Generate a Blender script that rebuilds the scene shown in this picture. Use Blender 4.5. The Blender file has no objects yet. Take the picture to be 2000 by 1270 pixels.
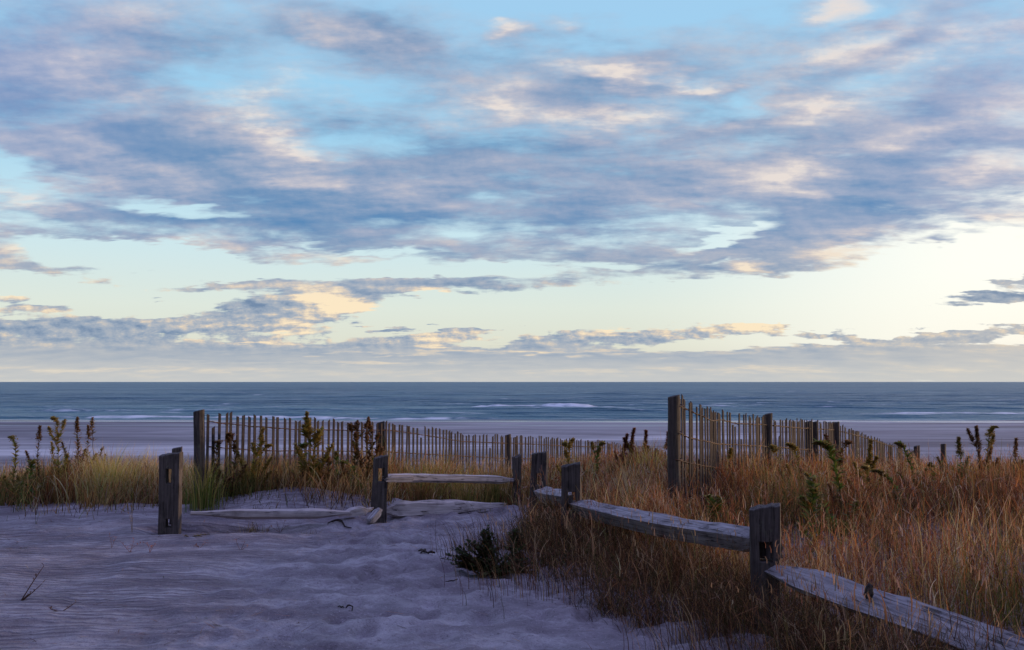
import bpy, bmesh, math, random
import numpy as np
from mathutils import Vector, Matrix

# ------------------------------------------------------------------ camera
H = 1.45                                   # eye height over the path
PITCH = math.atan(111/2000)
sc = bpy.context.scene
cam = bpy.data.cameras.new("camera"); camo = bpy.data.objects.new("camera", cam)
sc.collection.objects.link(camo)
cam.sensor_width = 36; cam.lens = 36
cam.clip_start = .05; cam.clip_end = 60000
camo.location = (0, 0, H)
camo.rotation_euler = (math.pi/2 + PITCH, 0, 0)
sc.camera = camo

# ------------------------------------------------------------------ exposure
sc.view_settings.view_transform = 'Standard'
sc.view_settings.look = 'None'
sc.view_settings.exposure = 0
sc.view_settings.gamma = 1
sc.render.engine = 'CYCLES'
sc.cycles.max_bounces = 6
sc.cycles.diffuse_bounces = 3
sc.cycles.glossy_bounces = 3
sc.cycles.transmission_bounces = 2

# ------------------------------------------------------------------ sun, already behind the cloud bank low on the right
SUN_EL, SUN_AZ = 6.0, 62.0
sl = bpy.data.lights.new("sun", 'SUN'); so = bpy.data.objects.new("sun", sl)
sc.collection.objects.link(so)
sl.energy = 3.2; sl.angle = math.radians(14); sl.color = (1, .66, .36)
sd = Vector((math.sin(math.radians(SUN_AZ))*math.cos(math.radians(SUN_EL)),
             math.cos(math.radians(SUN_AZ))*math.cos(math.radians(SUN_EL)),
             math.sin(math.radians(SUN_EL))))
so.rotation_euler = sd.to_track_quat('Z', 'Y').to_euler()
so.location = (20, 12, 20)

# ------------------------------------------------------------------ pixel <-> place helpers (photo is 2000 x 1270)
CP, SP = math.cos(PITCH), math.sin(PITCH)
def ray(px, py):
    a, b = (px-1000)/2000, (635-py)/2000
    return Vector((a, CP - b*SP, SP + b*CP))
def wp(px, py, Y):
    d = ray(px, py); return Vector((0, 0, H)) + d*(Y/d.y)

def lin(r, g, b):
    f = lambda c: (c/12.92 if c <= .04045 else ((c+.055)/1.055)**2.4)
    return (f(r/255), f(g/255), f(b/255), 1)

# ------------------------------------------------------------------ node helper
class NT:
    def __init__(s, tree): s.t = tree; s.n = tree.nodes; s.l = tree.links
    def put(s, sock, v):
        if isinstance(v, bpy.types.NodeSocket): s.l.new(v, sock)
        elif v is not None: sock.default_value = v
    def m(s, op, a, b=None, c=None, clamp=False):
        n = s.n.new('ShaderNodeMath'); n.operation = op; n.use_clamp = clamp
        s.put(n.inputs[0], a)
        if b is not None: s.put(n.inputs[1], b)
        if c is not None: s.put(n.inputs[2], c)
        return n.outputs[0]
    def v(s, op, a, b=None, scale=None):
        n = s.n.new('ShaderNodeVectorMath'); n.operation = op
        s.put(n.inputs[0], a)
        if b is not None: s.put(n.inputs[1], b)
        if scale is not None: s.put(n.inputs['Scale'], scale)
        return n.outputs['Value'] if op in ('LENGTH', 'DOT_PRODUCT') else n.outputs[0]
    def xyz(s, x=0., y=0., z=0.):
        n = s.n.new('ShaderNodeCombineXYZ')
        for i, q in enumerate((x, y, z)): s.put(n.inputs[i], q)
        return n.outputs[0]
    def sep(s, v):
        n = s.n.new('ShaderNodeSeparateXYZ'); s.put(n.inputs[0], v); return n.outputs
    def noise(s, vec, scale, detail=5, rough=.55, dist=0., color=False, lac=2.):
        n = s.n.new('ShaderNodeTexNoise'); s.put(n.inputs['Vector'], vec)
        n.inputs['Scale'].default_value = scale; n.inputs['Detail'].default_value = detail
        n.inputs['Roughness'].default_value = rough; n.inputs['Distortion'].default_value = dist
        n.inputs['Lacunarity'].default_value = lac
        return n.outputs['Color'] if color else n.outputs['Fac']
    def mr(s, v, a, b, c=0., d=1., smooth=False):
        n = s.n.new('ShaderNodeMapRange'); n.interpolation_type = 'SMOOTHSTEP' if smooth else 'LINEAR'
        for i, q in enumerate((v, a, b, c, d)): s.put(n.inputs[i], q)
        return n.outputs[0]
    def mix(s, f, a, b, blend='MIX'):
        n = s.n.new('ShaderNodeMix'); n.data_type = 'RGBA'; n.blend_type = blend
        s.put(n.inputs[0], f); s.put(n.inputs[6], a); s.put(n.inputs[7], b)
        return n.outputs[2]
    def ramp(s, f, stops, interp='LINEAR'):
        n = s.n.new('ShaderNodeValToRGB'); s.put(n.inputs[0], f)
        e = n.color_ramp.elements; n.color_ramp.interpolation = interp
        while len(e) < len(stops): e.new(.5)
        for i, (p, c) in enumerate(stops):
            e[i].position = p; e[i].color = c if len(c) == 4 else (*c, 1)
        return n.outputs[0]

# ------------------------------------------------------------------ world: dusk sky with broken clouds
def uv(px, py):                            # photo pixel -> (azimuth, elevation) * 20
    d = ray(px, py).normalized()
    return math.atan2(d.x, d.y)*20, math.asin(d.z)*20

world = bpy.data.worlds.new("World"); sc.world = world
world.use_nodes = True
W = NT(world.node_tree); W.n.clear()
geo = W.n.new('ShaderNodeTexCoord').outputs['Generated']
D = W.v('NORMALIZE', geo)
dx, dy, dz = W.sep(D)
z0 = W.m('MAXIMUM', dz, 0.)
U = W.m('MULTIPLY', W.m('ARCTAN2', dx, dy), 20.)
V = W.m('MULTIPLY', W.m('ARCSINE', z0), 20.)
zi = W.m('ADD', z0, .19)
P = W.xyz(W.m('DIVIDE', dx, zi), W.m('MULTIPLY', W.m('DIVIDE', dy, zi), 1.7), 3.7)
# warped panorama coordinate used by the cloud banks
wn = W.noise(P, 2.0, 4, .6, color=True)
wn2 = W.noise(P, 7.5, 3, .6, color=True)
wnf = W.sep(wn2)[1]
wv = W.v('ADD', W.v('MULTIPLY', W.v('SUBTRACT', wn, (.5, .5, .5)), (3.4, 1.1, 0)),
         W.v('MULTIPLY', W.v('SUBTRACT', wn2, (.5, .5, .5)), (1.0, .55, 0)))
hs = W.mr(V, .0, 3.5, .28, 1.)             # smaller shapes towards the horizon
Q0 = W.xyz(U, V, 0.)
Q = W.v('ADD', Q0, W.v('SCALE', wv, scale=hs))

def banks(q, lst, start):
    acc = start
    for (px, py, rx, ry, rot, amt) in lst:
        cu, cv = uv(px, py)
        mp = W.n.new('ShaderNodeMapping'); mp.vector_type = 'TEXTURE'
        W.put(mp.inputs['Vector'], q)
        mp.inputs['Location'].default_value = (cu, cv, 0)
        mp.inputs['Rotation'].default_value = (0, 0, math.radians(rot))
        mp.inputs['Scale'].default_value = (rx/100, ry/100, 1)
        g = W.n.new('ShaderNodeTexGradient'); g.gradient_type = 'SPHERICAL'
        W.l.new(mp.outputs[0], g.inputs[0])
        acc = W.m('MULTIPLY_ADD', g.outputs['Fac'], amt, acc)
    return acc

# cover: + cloud, - clear
COVER = [
 (750,90,900,150,0,.5),(1400,60,500,120,0,.3),
 (200,60,420,150,0,.25),(700,110,300,80,-10,.3),(1150,190,520,150,0,.35),(1480,150,300,100,15,.45),(1000,330,1500,150,0,.5),(420,215,360,60,-15,.35),(820,300,200,40,0,-.2),(620,330,160,26,0,-.2),(1330,250,220,40,15,-.3),(80,330,120,40,-20,-.4),(1500,280,200,30,12,-.25),(380,300,150,24,-15,-.3),
 (60,110,330,130,0,.9),(250,40,260,80,0,.45),(330,190,330,70,-12,.25),(670,75,230,55,-14,.75),(520,160,150,50,-20,.35),
 (1160,0,600,110,0,-.8),(700,200,160,50,0,-.35),(420,150,190,70,0,-.55),(1430,150,260,80,10,-.5),
 (985,68,60,22,0,.8),(1110,52,70,18,0,.6),(1570,22,90,30,15,1.0),(1650,50,60,14,0,.6),
 (300,290,700,170,-14,.8),(1130,190,420,130,-6,.75),(1250,130,200,50,-10,.35),(1320,165,150,40,-8,.55),
 (1000,365,1300,150,0,.85),(1800,220,560,300,18,.85),(1700,90,260,60,22,.5),
 (30,335,130,40,-25,-1.1),(380,405,120,26,-6,-1.6),(820,352,90,16,-5,-.5),(1420,210,120,30,30,-.6),(1010,270,120,30,0,-.3),
 (100,380,200,50,-10,.5),(140,450,560,60,0,.9),(30,490,120,50,0,.5),
 (220,492,300,26,-4,-1.7),(600,528,560,36,-2,-1.3),
 (170,532,260,18,-3,1.1),(750,500,520,40,0,.5),
 (1250,520,560,60,3,.9),(1550,495,300,50,5,.8),(1680,510,130,40,0,.5),(1900,440,300,50,0,.7),
 (1395,460,120,14,8,-1.2),(900,532,340,13,0,-1.4),(740,492,180,10,2,-.9),(1010,517,110,12,0,-1.0),(1170,515,90,14,0,-1.2),(1420,508,90,8,4,-.8),(560,480,120,10,0,-.6),
 (700,585,1100,60,0,-1.2),(1500,610,900,75,2,-2.2),(1850,540,320,90,0,-2.0),
 (470,556,190,16,3,2.0),(620,588,270,50,8,2.9),(860,560,250,26,0,2.2),(560,620,250,30,10,1.7),(560,655,140,20,10,.9),
 (60,596,110,20,0,2.2),(300,585,60,8,0,1.3),(200,634,420,24,3,2.2),(200,664,520,18,0,.8),
 (1950,578,230,22,0,4.6),(1985,547,130,18,0,4.2),(1860,476,60,14,0,1.0),
 (860,658,200,22,4,2.0),(830,640,130,10,0,1.0),(1230,655,300,26,3,2.7),(1430,640,100,26,0,2.6),(1580,652,130,13,0,2.4),
 (1610,614,55,7,0,2.2),(1720,624,60,7,0,1.5),(1850,655,190,17,4,2.9),(1690,660,90,9,0,1.6),(1100,645,120,14,0,1.3),(760,640,70,9,0,1.8),(900,650,90,10,0,1.8),(1330,628,60,8,0,1.8),(1500,642,70,10,0,2.),(1640,600,50,6,0,1.6),(1780,640,60,7,0,1.8),(690,628,40,7,0,1.6),(1150,612,60,6,0,1.4),(1030,638,60,8,0,1.2),
 (1000,716,3000,46,0,2.2),(1900,690,500,26,0,.6),(700,690,600,24,0,.9),(100,690,500,40,0,.7),
]
# shade: + sunlit / thin, - dense and dark
SHADE = [
 (130,110,110,80,0,.42),(60,60,200,60,0,-.1),(690,80,160,45,-14,.6),(520,170,120,40,0,.3),(300,30,200,60,0,.3),(985,68,60,25,0,.9),(1110,52,70,20,0,.7),(1580,20,110,40,15,1.0),
 (560,255,200,75,-18,.75),(620,275,80,40,0,.25),(250,300,190,40,-20,.5),(560,345,130,26,-5,.55),(690,195,110,34,-8,.5),(560,165,90,26,0,.4),(300,180,110,40,0,.3),
 (190,350,250,40,-14,.3),(120,240,330,60,-12,-.45),(420,310,260,60,-15,-.3),
 (1000,205,240,60,0,.6),(1190,120,160,40,-8,.5),(1290,150,150,30,-12,.9),(1380,170,70,24,-10,.7),(1290,215,130,40,10,.6),(1170,165,120,50,0,-.35),
 (1160,240,160,34,8,.5),(1100,330,330,60,0,-.1),(1590,340,300,70,12,.45),(1600,370,140,30,8,.35),(1560,210,230,40,12,.45),(1700,140,260,36,20,.5),(1640,90,160,40,25,.5),
 (1900,90,240,70,20,.35),(1950,225,220,60,15,.3),(1940,345,120,30,8,.5),(1800,200,240,40,20,-.2),(1720,340,240,36,5,-.3),
 (860,300,330,60,0,-.35),(560,420,420,70,0,-.4),(900,440,560,70,0,-.3),(1250,420,500,50,0,-.2),(1700,410,360,60,0,-.35),(300,440,360,40,0,-.3),(1900,460,160,26,0,-.4),
 (40,385,110,40,-8,.7),(50,490,120,50,0,.45),(400,475,160,40,0,.3),(200,425,200,24,-8,.3),
 (680,500,240,18,0,.35),(1000,470,500,20,0,.2),(1450,525,60,24,0,.8),(1690,500,160,60,0,.85),(1960,415,120,14,0,.7),
 (1300,530,400,30,0,-.3),(1150,530,140,26,0,.15),(180,525,200,20,0,.1),(900,420,200,60,0,.2),(700,380,140,40,0,.25),(1300,400,200,40,5,.25),(1000,330,160,30,0,.2),
 (640,588,90,30,0,1.0),(720,598,120,20,0,.8),(580,570,120,20,0,.3),(480,600,180,30,0,-.3),(960,566,120,22,0,-.35),(700,575,90,16,0,-.3),(850,577,60,10,0,.7),
 (600,635,60,18,0,.7),(560,650,70,12,0,.8),(520,628,260,18,6,.4),(200,638,420,24,0,-.25),(70,592,110,20,0,.6),
 (860,648,60,14,0,.5),(940,662,110,14,0,.5),(850,675,40,10,0,.8),(1190,645,80,16,0,.6),(1380,645,180,20,0,.45),(1460,635,60,20,0,.8),(1240,668,260,16,0,-.25),
 (1960,578,200,14,0,-.7),(1850,660,160,12,0,-.2),
 (1000,690,600,6,0,.5),(500,672,200,6,0,.5),(200,722,500,6,0,.3),(700,706,500,5,0,.4),(1600,722,900,6,0,.3),(300,690,500,16,0,-.15),(1200,702,900,20,0,-.2),(600,726,1600,14,0,.15),
]
fb = W.noise(P, 3.2, 8, .53)
fbs = W.noise(W.v('ADD', P, (.05, -.10, .0)), 3.2, 6, .53)
fine = W.noise(P, 11., 6, .62)
start = W.mr(V, 7.0, 14.0, 0.02, .45)
C = banks(Q, COVER, start)
C = W.m('ADD', C, W.m('MULTIPLY', W.m('SUBTRACT', fb, .5), W.mr(V, 0, 4, 2.6, 1.9)))
C = W.m('ADD', C, W.m('MULTIPLY', W.m('SUBTRACT', fine, .5), .42))
strip = W.noise(W.xyz(W.m('MULTIPLY', U, .30), W.m('MULTIPLY', V, 1.7), 2.), 1., 5, .6, .4)
C = W.m('ADD', C, W.m('MULTIPLY', W.m('SUBTRACT', strip, .5), W.m('MULTIPLY', W.mr(V, .2, 1., 0, 1), W.mr(V, 4., 7., 2.5, .8))))
pv = W.xyz(W.m('MULTIPLY', U, 2.3), W.m('MULTIPLY', V, 4.2), 5.)
puff = W.noise(pv, 1., 5, .6)
puff2 = W.noise(W.v('ADD', pv, (.16, .28, 0.)), 1., 4, .6)
pwin = W.m('MULTIPLY', W.mr(V, .45, .85, 0, 1, True), W.mr(V, 1.3, 2.4, 1, .25, True))
C = W.m('ADD', C, W.m('MULTIPLY', W.m('SUBTRACT', puff, .5), W.m('MULTIPLY', pwin, 2.6)))
ew = W.mr(V, .5, 5., .30, .95)             # edge softness grows with height
alpha = W.mr(C, W.m('SUBTRACT', .32, W.m('MULTIPLY', ew, .6)), W.m('ADD', .32, ew), 0, 1, True)
sb = banks(Q, SHADE, 0.)
sn = W.noise(W.v('ADD', P, (9., 4., 1.)), 4.2, 5, .6)
S = W.m('ADD', W.m('MULTIPLY', sb, W.mr(sn, .36, .64, .25, 1.15)), W.mr(U, -4., 8., .46, .55))
S = W.m('ADD', S, W.m('MULTIPLY', W.m('SUBTRACT', sn, .5), W.mr(V, 1., 4., .5, 1.0)))
relief = W.m('MULTIPLY', W.m('SUBTRACT', fb, fbs), W.mr(V, .6, 2., .7, 1.1))
S = W.m('ADD', S, relief)
S = W.m('ADD', S, W.m('MULTIPLY', W.m('SUBTRACT', puff, puff2), W.m('MULTIPLY', pwin, 1.7)))
S = W.m('ADD', S, W.m('MULTIPLY', W.m('SUBTRACT', wnf, .5), .35))
S = W.m('ADD', S, W.m('MULTIPLY', W.m('SUBTRACT', fine, .5), .16))
S = W.m('ADD', S, W.m('MULTIPLY', W.m('SUBTRACT', 1., alpha), .15))
S = W.mr(S, W.mr(V, 1.5, 3.5, 0., -.04), W.mr(V, 1.5, 3.5, 1., 1.22))
hi_col = W.ramp(S, [(0., lin(92,138,184)), (.25, lin(124,154,190)), (.5, lin(158,172,198)), (.75, lin(192,192,204)), (1., lin(232,222,216))])
mauve = W.ramp(S, [(0., lin(114,142,192)), (.3, lin(144,162,202)), (.6, lin(178,184,210)), (1., lin(232,222,224))])
side = W.mr(W.m('ABSOLUTE', U), 5.0, 10., 0, .75, True)
hi_col = W.mix(W.m('MULTIPLY', side, W.mr(V, 2.5, 5.5)), hi_col, mauve)
lo_col = W.ramp(S, [(0., lin(116,140,170)), (.3, lin(150,166,186)), (.55, lin(178,184,192)), (.78, lin(222,208,190)), (1., lin(252,232,198))])
cloud = W.mix(W.mr(V, 1.4, 3.2, 0, 1, True), lo_col, hi_col)
clear = W.ramp(W.mr(V, 0, 16., 0, 1), [(0., lin(214,208,196)), (.03, lin(226,226,208)), (.09, lin(226,236,226)), (.17, lin(208,236,244)), (.30, lin(160,214,245)),
        (.46, lin(164,210,244)), (.7, lin(144,192,240)), (1., lin(92,140,215))])
glow = W.m('MULTIPLY', W.mr(U, 1.5, 9.5, 0, 1, True), W.mr(V, 3.0, 6., 1, 0, True))
clear = W.mix(glow, clear, (1.06, 1.06, .97, 1))
# a share of the physical sky with the sun at the lamp's direction
sky = W.n.new('ShaderNodeTexSky'); sky.sky_type = 'NISHITA'; sky.sun_disc = False
sky.sun_elevation = math.radians(SUN_EL); sky.sun_rotation = math.radians(SUN_AZ)
SKYK = .1
nis = W.v('SCALE', sky.outputs[0], scale=SKYK)
clear = W.mix(.06, clear, nis)
col = W.mix(alpha, clear, cloud)
# warm light soaked into the low air on the right
warm = W.m('MULTIPLY', W.mr(U, 4., 12., 0, .45, True), W.mr(V, 0., 2.2, 1, 0, True))
col = W.mix(warm, col, lin(238,222,196))
col = W.mix(W.mr(V, 0., .8, .75, 0., True), col, lin(206,206,202))
# the sky falls darker away from the sunset (behind the viewer) and overhead
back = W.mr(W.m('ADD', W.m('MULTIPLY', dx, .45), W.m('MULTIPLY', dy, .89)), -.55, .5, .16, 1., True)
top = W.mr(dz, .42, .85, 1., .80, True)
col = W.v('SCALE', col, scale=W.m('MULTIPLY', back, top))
col = W.v('SCALE', col, scale=1/SKYK)
col = W.mix(W.mr(dz, .40, .75, 0, .85, True), col, W.v('SCALE', (.43, .48, 1.04), scale=1/SKYK))
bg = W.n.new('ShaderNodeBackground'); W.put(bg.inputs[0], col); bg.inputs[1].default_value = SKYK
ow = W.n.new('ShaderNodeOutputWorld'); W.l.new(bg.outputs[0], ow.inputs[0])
world.cycles.sampling_method = 'MANUAL'; world.cycles.sample_map_resolution = 512

# ------------------------------------------------------------------ helpers for objects
rng = np.random.default_rng(7)
random.seed(7)
COL = sc.collection

def hash2(ix, iy, seed):
    h = (ix.astype(np.int64)*374761393 + iy.astype(np.int64)*668265263 + seed*982451653) & 0xffffffff
    h = ((h ^ (h >> 13))*1274126177) & 0xffffffff
    h = (h ^ (h >> 16)) & 0xffffff
    return h/float(0xffffff)
def vnoise(x, y, seed=0):
    x = np.asarray(x, float); y = np.asarray(y, float)
    ix, iy = np.floor(x), np.floor(y); fx, fy = x-ix, y-iy
    fx = fx*fx*(3-2*fx); fy = fy*fy*(3-2*fy)
    a, b = hash2(ix, iy, seed), hash2(ix+1, iy, seed)
    c, d = hash2(ix, iy+1, seed), hash2(ix+1, iy+1, seed)
    return (a+(b-a)*fx)*(1-fy) + (c+(d-c)*fx)*fy
def fbm(x, y, seed=0, oct=4, g=.5):
    s = 0; a = 1; t = 0
    for i in range(oct):
        s = s + a*vnoise(np.asarray(x)*2**i, np.asarray(y)*2**i, seed+i*17); t += a; a *= g
    return s/t
def sstep(v, a, b):
    t = np.clip((v-a)/(b-a), 0, 1); return t*t*(3-2*t)

def tag(o, label=None, cat=None, group=None, kind=None):
    if label: o['label'] = label
    if cat: o['category'] = cat
    if group: o['group'] = group
    if kind: o['kind'] = kind
    return o
def empty(name, loc=(0, 0, 0)):
    o = bpy.data.objects.new(name, None); COL.objects.link(o); o.location = loc; o.empty_display_size = .1
    return o
def mesh_np(name, V_, F_, mat, parent=None, cols=None, smooth=True, loc=None):
    V_ = np.asarray(V_, np.float32).reshape(-1, 3); F_ = np.asarray(F_, np.int32)
    me = bpy.data.meshes.new(name); k = F_.shape[1]
    me.vertices.add(len(V_)); me.vertices.foreach_set('co', V_.ravel())
    me.loops.add(F_.size); me.loops.foreach_set('vertex_index', F_.ravel())
    me.polygons.add(len(F_)); me.polygons.foreach_set('loop_start', np.arange(len(F_), dtype=np.int32)*k)
    me.polygons.foreach_set('use_smooth', np.full(len(F_), smooth))
    me.update(calc_edges=True)
    if cols is not None:
        at = me.attributes.new('tint', 'FLOAT_COLOR', 'POINT')
        c = np.ones((len(V_), 4), np.float32); c[:, :3] = cols; at.data.foreach_set('color', c.ravel())
    me.materials.append(mat)
    o = bpy.data.objects.new(name, me); COL.objects.link(o)
    if parent is not None: o.parent = parent
    if loc is not None: o.location = loc
    return o
def mesh_bm(name, bm, mat, parent=None, loc=None, smooth=False):
    me = bpy.data.meshes.new(name); bm.normal_update(); bm.to_mesh(me); bm.free()
    if smooth:
        for p in me.polygons: p.use_smooth = True
    me.materials.append(mat)
    o = bpy.data.objects.new(name, me); COL.objects.link(o)
    if parent is not None: o.parent = parent
    if loc is not None: o.location = loc
    return o

# ------------------------------------------------------------------ materials
def new_mat(name):
    m = bpy.data.materials.new(name); m.use_nodes = True
    m.node_tree.nodes.clear(); return m, NT(m.node_tree)
def out(N, sh):
    o = N.n.new('ShaderNodeOutputMaterial'); N.l.new(sh, o.inputs[0])
def principled(N, col, rough=.8, normal=None, spec=.3, ior=None):
    p = N.n.new('ShaderNodeBsdfPrincipled')
    N.put(p.inputs['Base Color'], col); N.put(p.inputs['Roughness'], rough)
    N.put(p.inputs['Specular IOR Level'], spec)
    if ior: p.inputs['IOR'].default_value = ior
    if normal is not None: N.l.new(normal, p.inputs['Normal'])
    return p.outputs[0]
def bump(N, h, strength, dist, normal=None):
    b = N.n.new('ShaderNodeBump'); N.put(b.inputs['Height'], h); N.put(b.inputs['Strength'], strength)
    b.inputs['Distance'].default_value = dist
    if normal is not None: N.l.new(normal, b.inputs['Normal'])
    return b.outputs[0]
def attr(N, name):
    a = N.n.new('ShaderNodeAttribute'); a.attribute_name = name; return a

def sand_material():
    m, N = new_mat("sand")
    pos = N.n.new('ShaderNodeNewGeometry').outputs['Position']
    a = attr(N, 'zone'); r, g, b_ = N.sep(a.outputs['Color'])     # r litter, g churned by feet, b beach
    grain = N.noise(pos, 260, 3, .7)
    patch = N.noise(pos, 2.2, 5, .6)
    grit = N.noise(pos, 52, 3, .7)
    mott = N.noise(pos, 14, 4, .65)
    base = N.mix(N.mr(patch, .38, .60), (.325, .29, .295, 1), (.55, .49, .49, 1))
    drift = N.noise(N.v('MULTIPLY', pos, (.7, 2.6, 1)), 1.1, 5, .62, .5)
    base = N.mix(N.mr(drift, .44, .60, 0, .75), base, (.21, .17, .18, 1))
    base = N.mix(N.mr(mott, .45, .75, 0, .55), base, (.20, .16, .165, 1))
    chip = N.noise(pos, 48, 2, .5)
    base = N.mix(N.m('MULTIPLY', N.mr(chip, .66, .70, 0, .7), N.mr(mott, .4, .6)), base, (.07, .055, .055, 1))
    base = N.mix(N.m('MULTIPLY', N.mr(chip, .34, .30, 0, .5), N.mr(mott, .6, .4)), base, (.66, .58, .55, 1))
    base = N.mix(N.mr(grain, .3, .7, 0, .3), base, (.18, .14, .145, 1))
    base = N.mix(N.mr(grit, .42, .30, 0, .65), base, (.16, .13, .14, 1))
    base = N.mix(N.mr(grit, .58, .72, 0, .45), base, (.66, .58, .58, 1))
    # ripple troughs: heavy dark mineral sand, plus weak ripple shading deepened in the colour
    rip_p = N.v('MULTIPLY', pos, (1.0, 1., 1.))
    wv_ = N.n.new('ShaderNodeTexWave'); wv_.wave_type = 'BANDS'; wv_.bands_direction = 'Y'
    N.put(wv_.inputs['Vector'], N.v('ADD', N.v('MULTIPLY', pos, (.55, 1, 1)), N.v('SCALE', N.noise(N.v('MULTIPLY', pos, (.6, 1.2, 1)), 2.4, 3, .6, color=True), scale=.38)))
    wv_.inputs['Scale'].default_value = 3.6; wv_.inputs['Distortion'].default_value = 2.5
    wv_.inputs['Detail'].default_value = 3; wv_.inputs['Detail Scale'].default_value = 2.2
    rip = wv_.outputs['Fac']
    calm = N.m('SUBTRACT', 1., g, clamp=True)
    ripk = N.m('MULTIPLY', calm, N.mr(N.noise(pos, .9, 3), .35, .6, .25, 1.))
    base = N.mix(N.m('MULTIPLY', N.mr(rip, .6, .1, 0, .6), ripk), base, (.20, .155, .165, 1))
    # plant litter
    lit = N.m('MULTIPLY', r, N.mr(N.noise(N.v('MULTIPLY', pos, (1, 1, 1)), 22, 4, .7), .35, .6))
    base = N.mix(N.m('MULTIPLY', lit, .75), base, (.09, .045, .028, 1))
    # beach: streaks of darker and paler sand along the shore
    sp = N.v('MULTIPLY', pos, (.013, .062, 1))
    st = N.noise(sp, 1.0, 6, .66, 1.3)
    st2 = N.noise(N.v('MULTIPLY', pos, (.07, .55, 1)), 1.0, 4, .65)
    k = N.m('ADD', N.m('MULTIPLY', st, .92), N.m('MULTIPLY', st2, .16))
    bc = N.ramp(k, [(.38, (.11, .105, .125)), (.48, (.17, .165, .185)), (.57, (.29, .285, .305)), (.68, (.54, .53, .55))])
    col = N.mix(b_, base, bc)
    wet = N.m('MULTIPLY', b_, N.mr(N.noise(N.v('MULTIPLY', pos, (.010, .12, 1)), 1.3, 4, .6), .48, .62))
    wet = N.m('MULTIPLY', wet, N.mr(N.sep(pos)[1], 70, 100, .25, 1.))
    hgt = N.m('ADD', N.m('MULTIPLY', N.m('MULTIPLY', rip, ripk), .55), N.m('MULTIPLY', mott, .35))
    hgt = N.m('ADD', hgt, N.m('ADD', N.m('MULTIPLY', grain, .08), N.m('MULTIPLY', grit, .30)))
    nb = bump(N, hgt, N.mr(b_, 0, 1, 1., .1), .055)
    out(N, principled(N, col, N.mr(wet, 0, 1, .95, .22), nb, N.mr(wet, 0, 1, .15, .6)))
    return m

def wood_material(name, axis, light, dark, stain, lichen=.25, scale=1.):
    m, N = new_mat(name)
    pos = N.n.new('ShaderNodeTexCoord').outputs['Object']
    oi = N.n.new('ShaderNodeObjectInfo')
    pos = N.v('ADD', pos, N.v('SCALE', (3.1, 7.7, 5.3), scale=N.m('MULTIPLY', oi.outputs['Random'], 9.)))
    st = [1., 1., 1.]; st[axis] = .045
    sp = N.v('MULTIPLY', pos, tuple(st))
    g1 = N.noise(sp, 60*scale, 6, .65, .4)
    g2 = N.noise(sp, 16*scale, 4, .6, .8)
    blot = N.noise(pos, 7, 4, .6)
    col = N.mix(N.mr(g1, .32, .68), dark, light)
    col = N.mix(N.mr(blot, .5, .75, 0, .55), col, stain)
    s3 = [1., 1., 1.]; s3[axis] = .028
    g3 = N.noise(N.v('MULTIPLY', pos, tuple(s3)), 22*scale, 3, .5, .3)
    crack = N.m('MULTIPLY', N.mr(N.m('ABSOLUTE', N.m('SUBTRACT', g3, .5)), .016, .005, 0, 1), N.mr(blot, .47, .56))
    col = N.mix(N.m('MULTIPLY', crack, .7), col, (.022, .018, .018, 1))
    li = N.m('MULTIPLY', N.mr(N.noise(pos, 26, 5, .7), .56, .66), N.mr(N.noise(pos, 4, 3), .45, .65, 0, lichen))
    col = N.mix(li, col, (.20, .22, .13, 1))
    h = N.m('SUBTRACT', N.m('ADD', N.m('MULTIPLY', g1, .5), N.m('MULTIPLY', blot, .5)), N.m('MULTIPLY', crack, .7))
    out(N, principled(N, col, .85, bump(N, h, .9, .012), .2))
    return m

def leaf_material(name, transl=.3, rough=.7):
    m, N = new_mat(name)
    a = attr(N, 'tint').outputs['Color']
    p = principled(N, a, rough, None, .15)
    t = N.n.new('ShaderNodeBsdfTranslucent'); N.put(t.inputs[0], a)
    mx = N.n.new('ShaderNodeMixShader'); mx.inputs[0].default_value = transl
    N.l.new(p, mx.inputs[1]); N.l.new(t.outputs[0], mx.inputs[2])
    out(N, mx.outputs[0]); return m

def wire_material():
    m, N = new_mat("rusty_wire")
    pos = N.n.new('ShaderNodeTexCoord').outputs['Object']
    c = N.mix(N.mr(N.noise(pos, 30, 3), .4, .6), (.05, .03, .025, 1), (.13, .06, .035, 1))
    out(N, principled(N, c, .7)); return m

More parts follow.
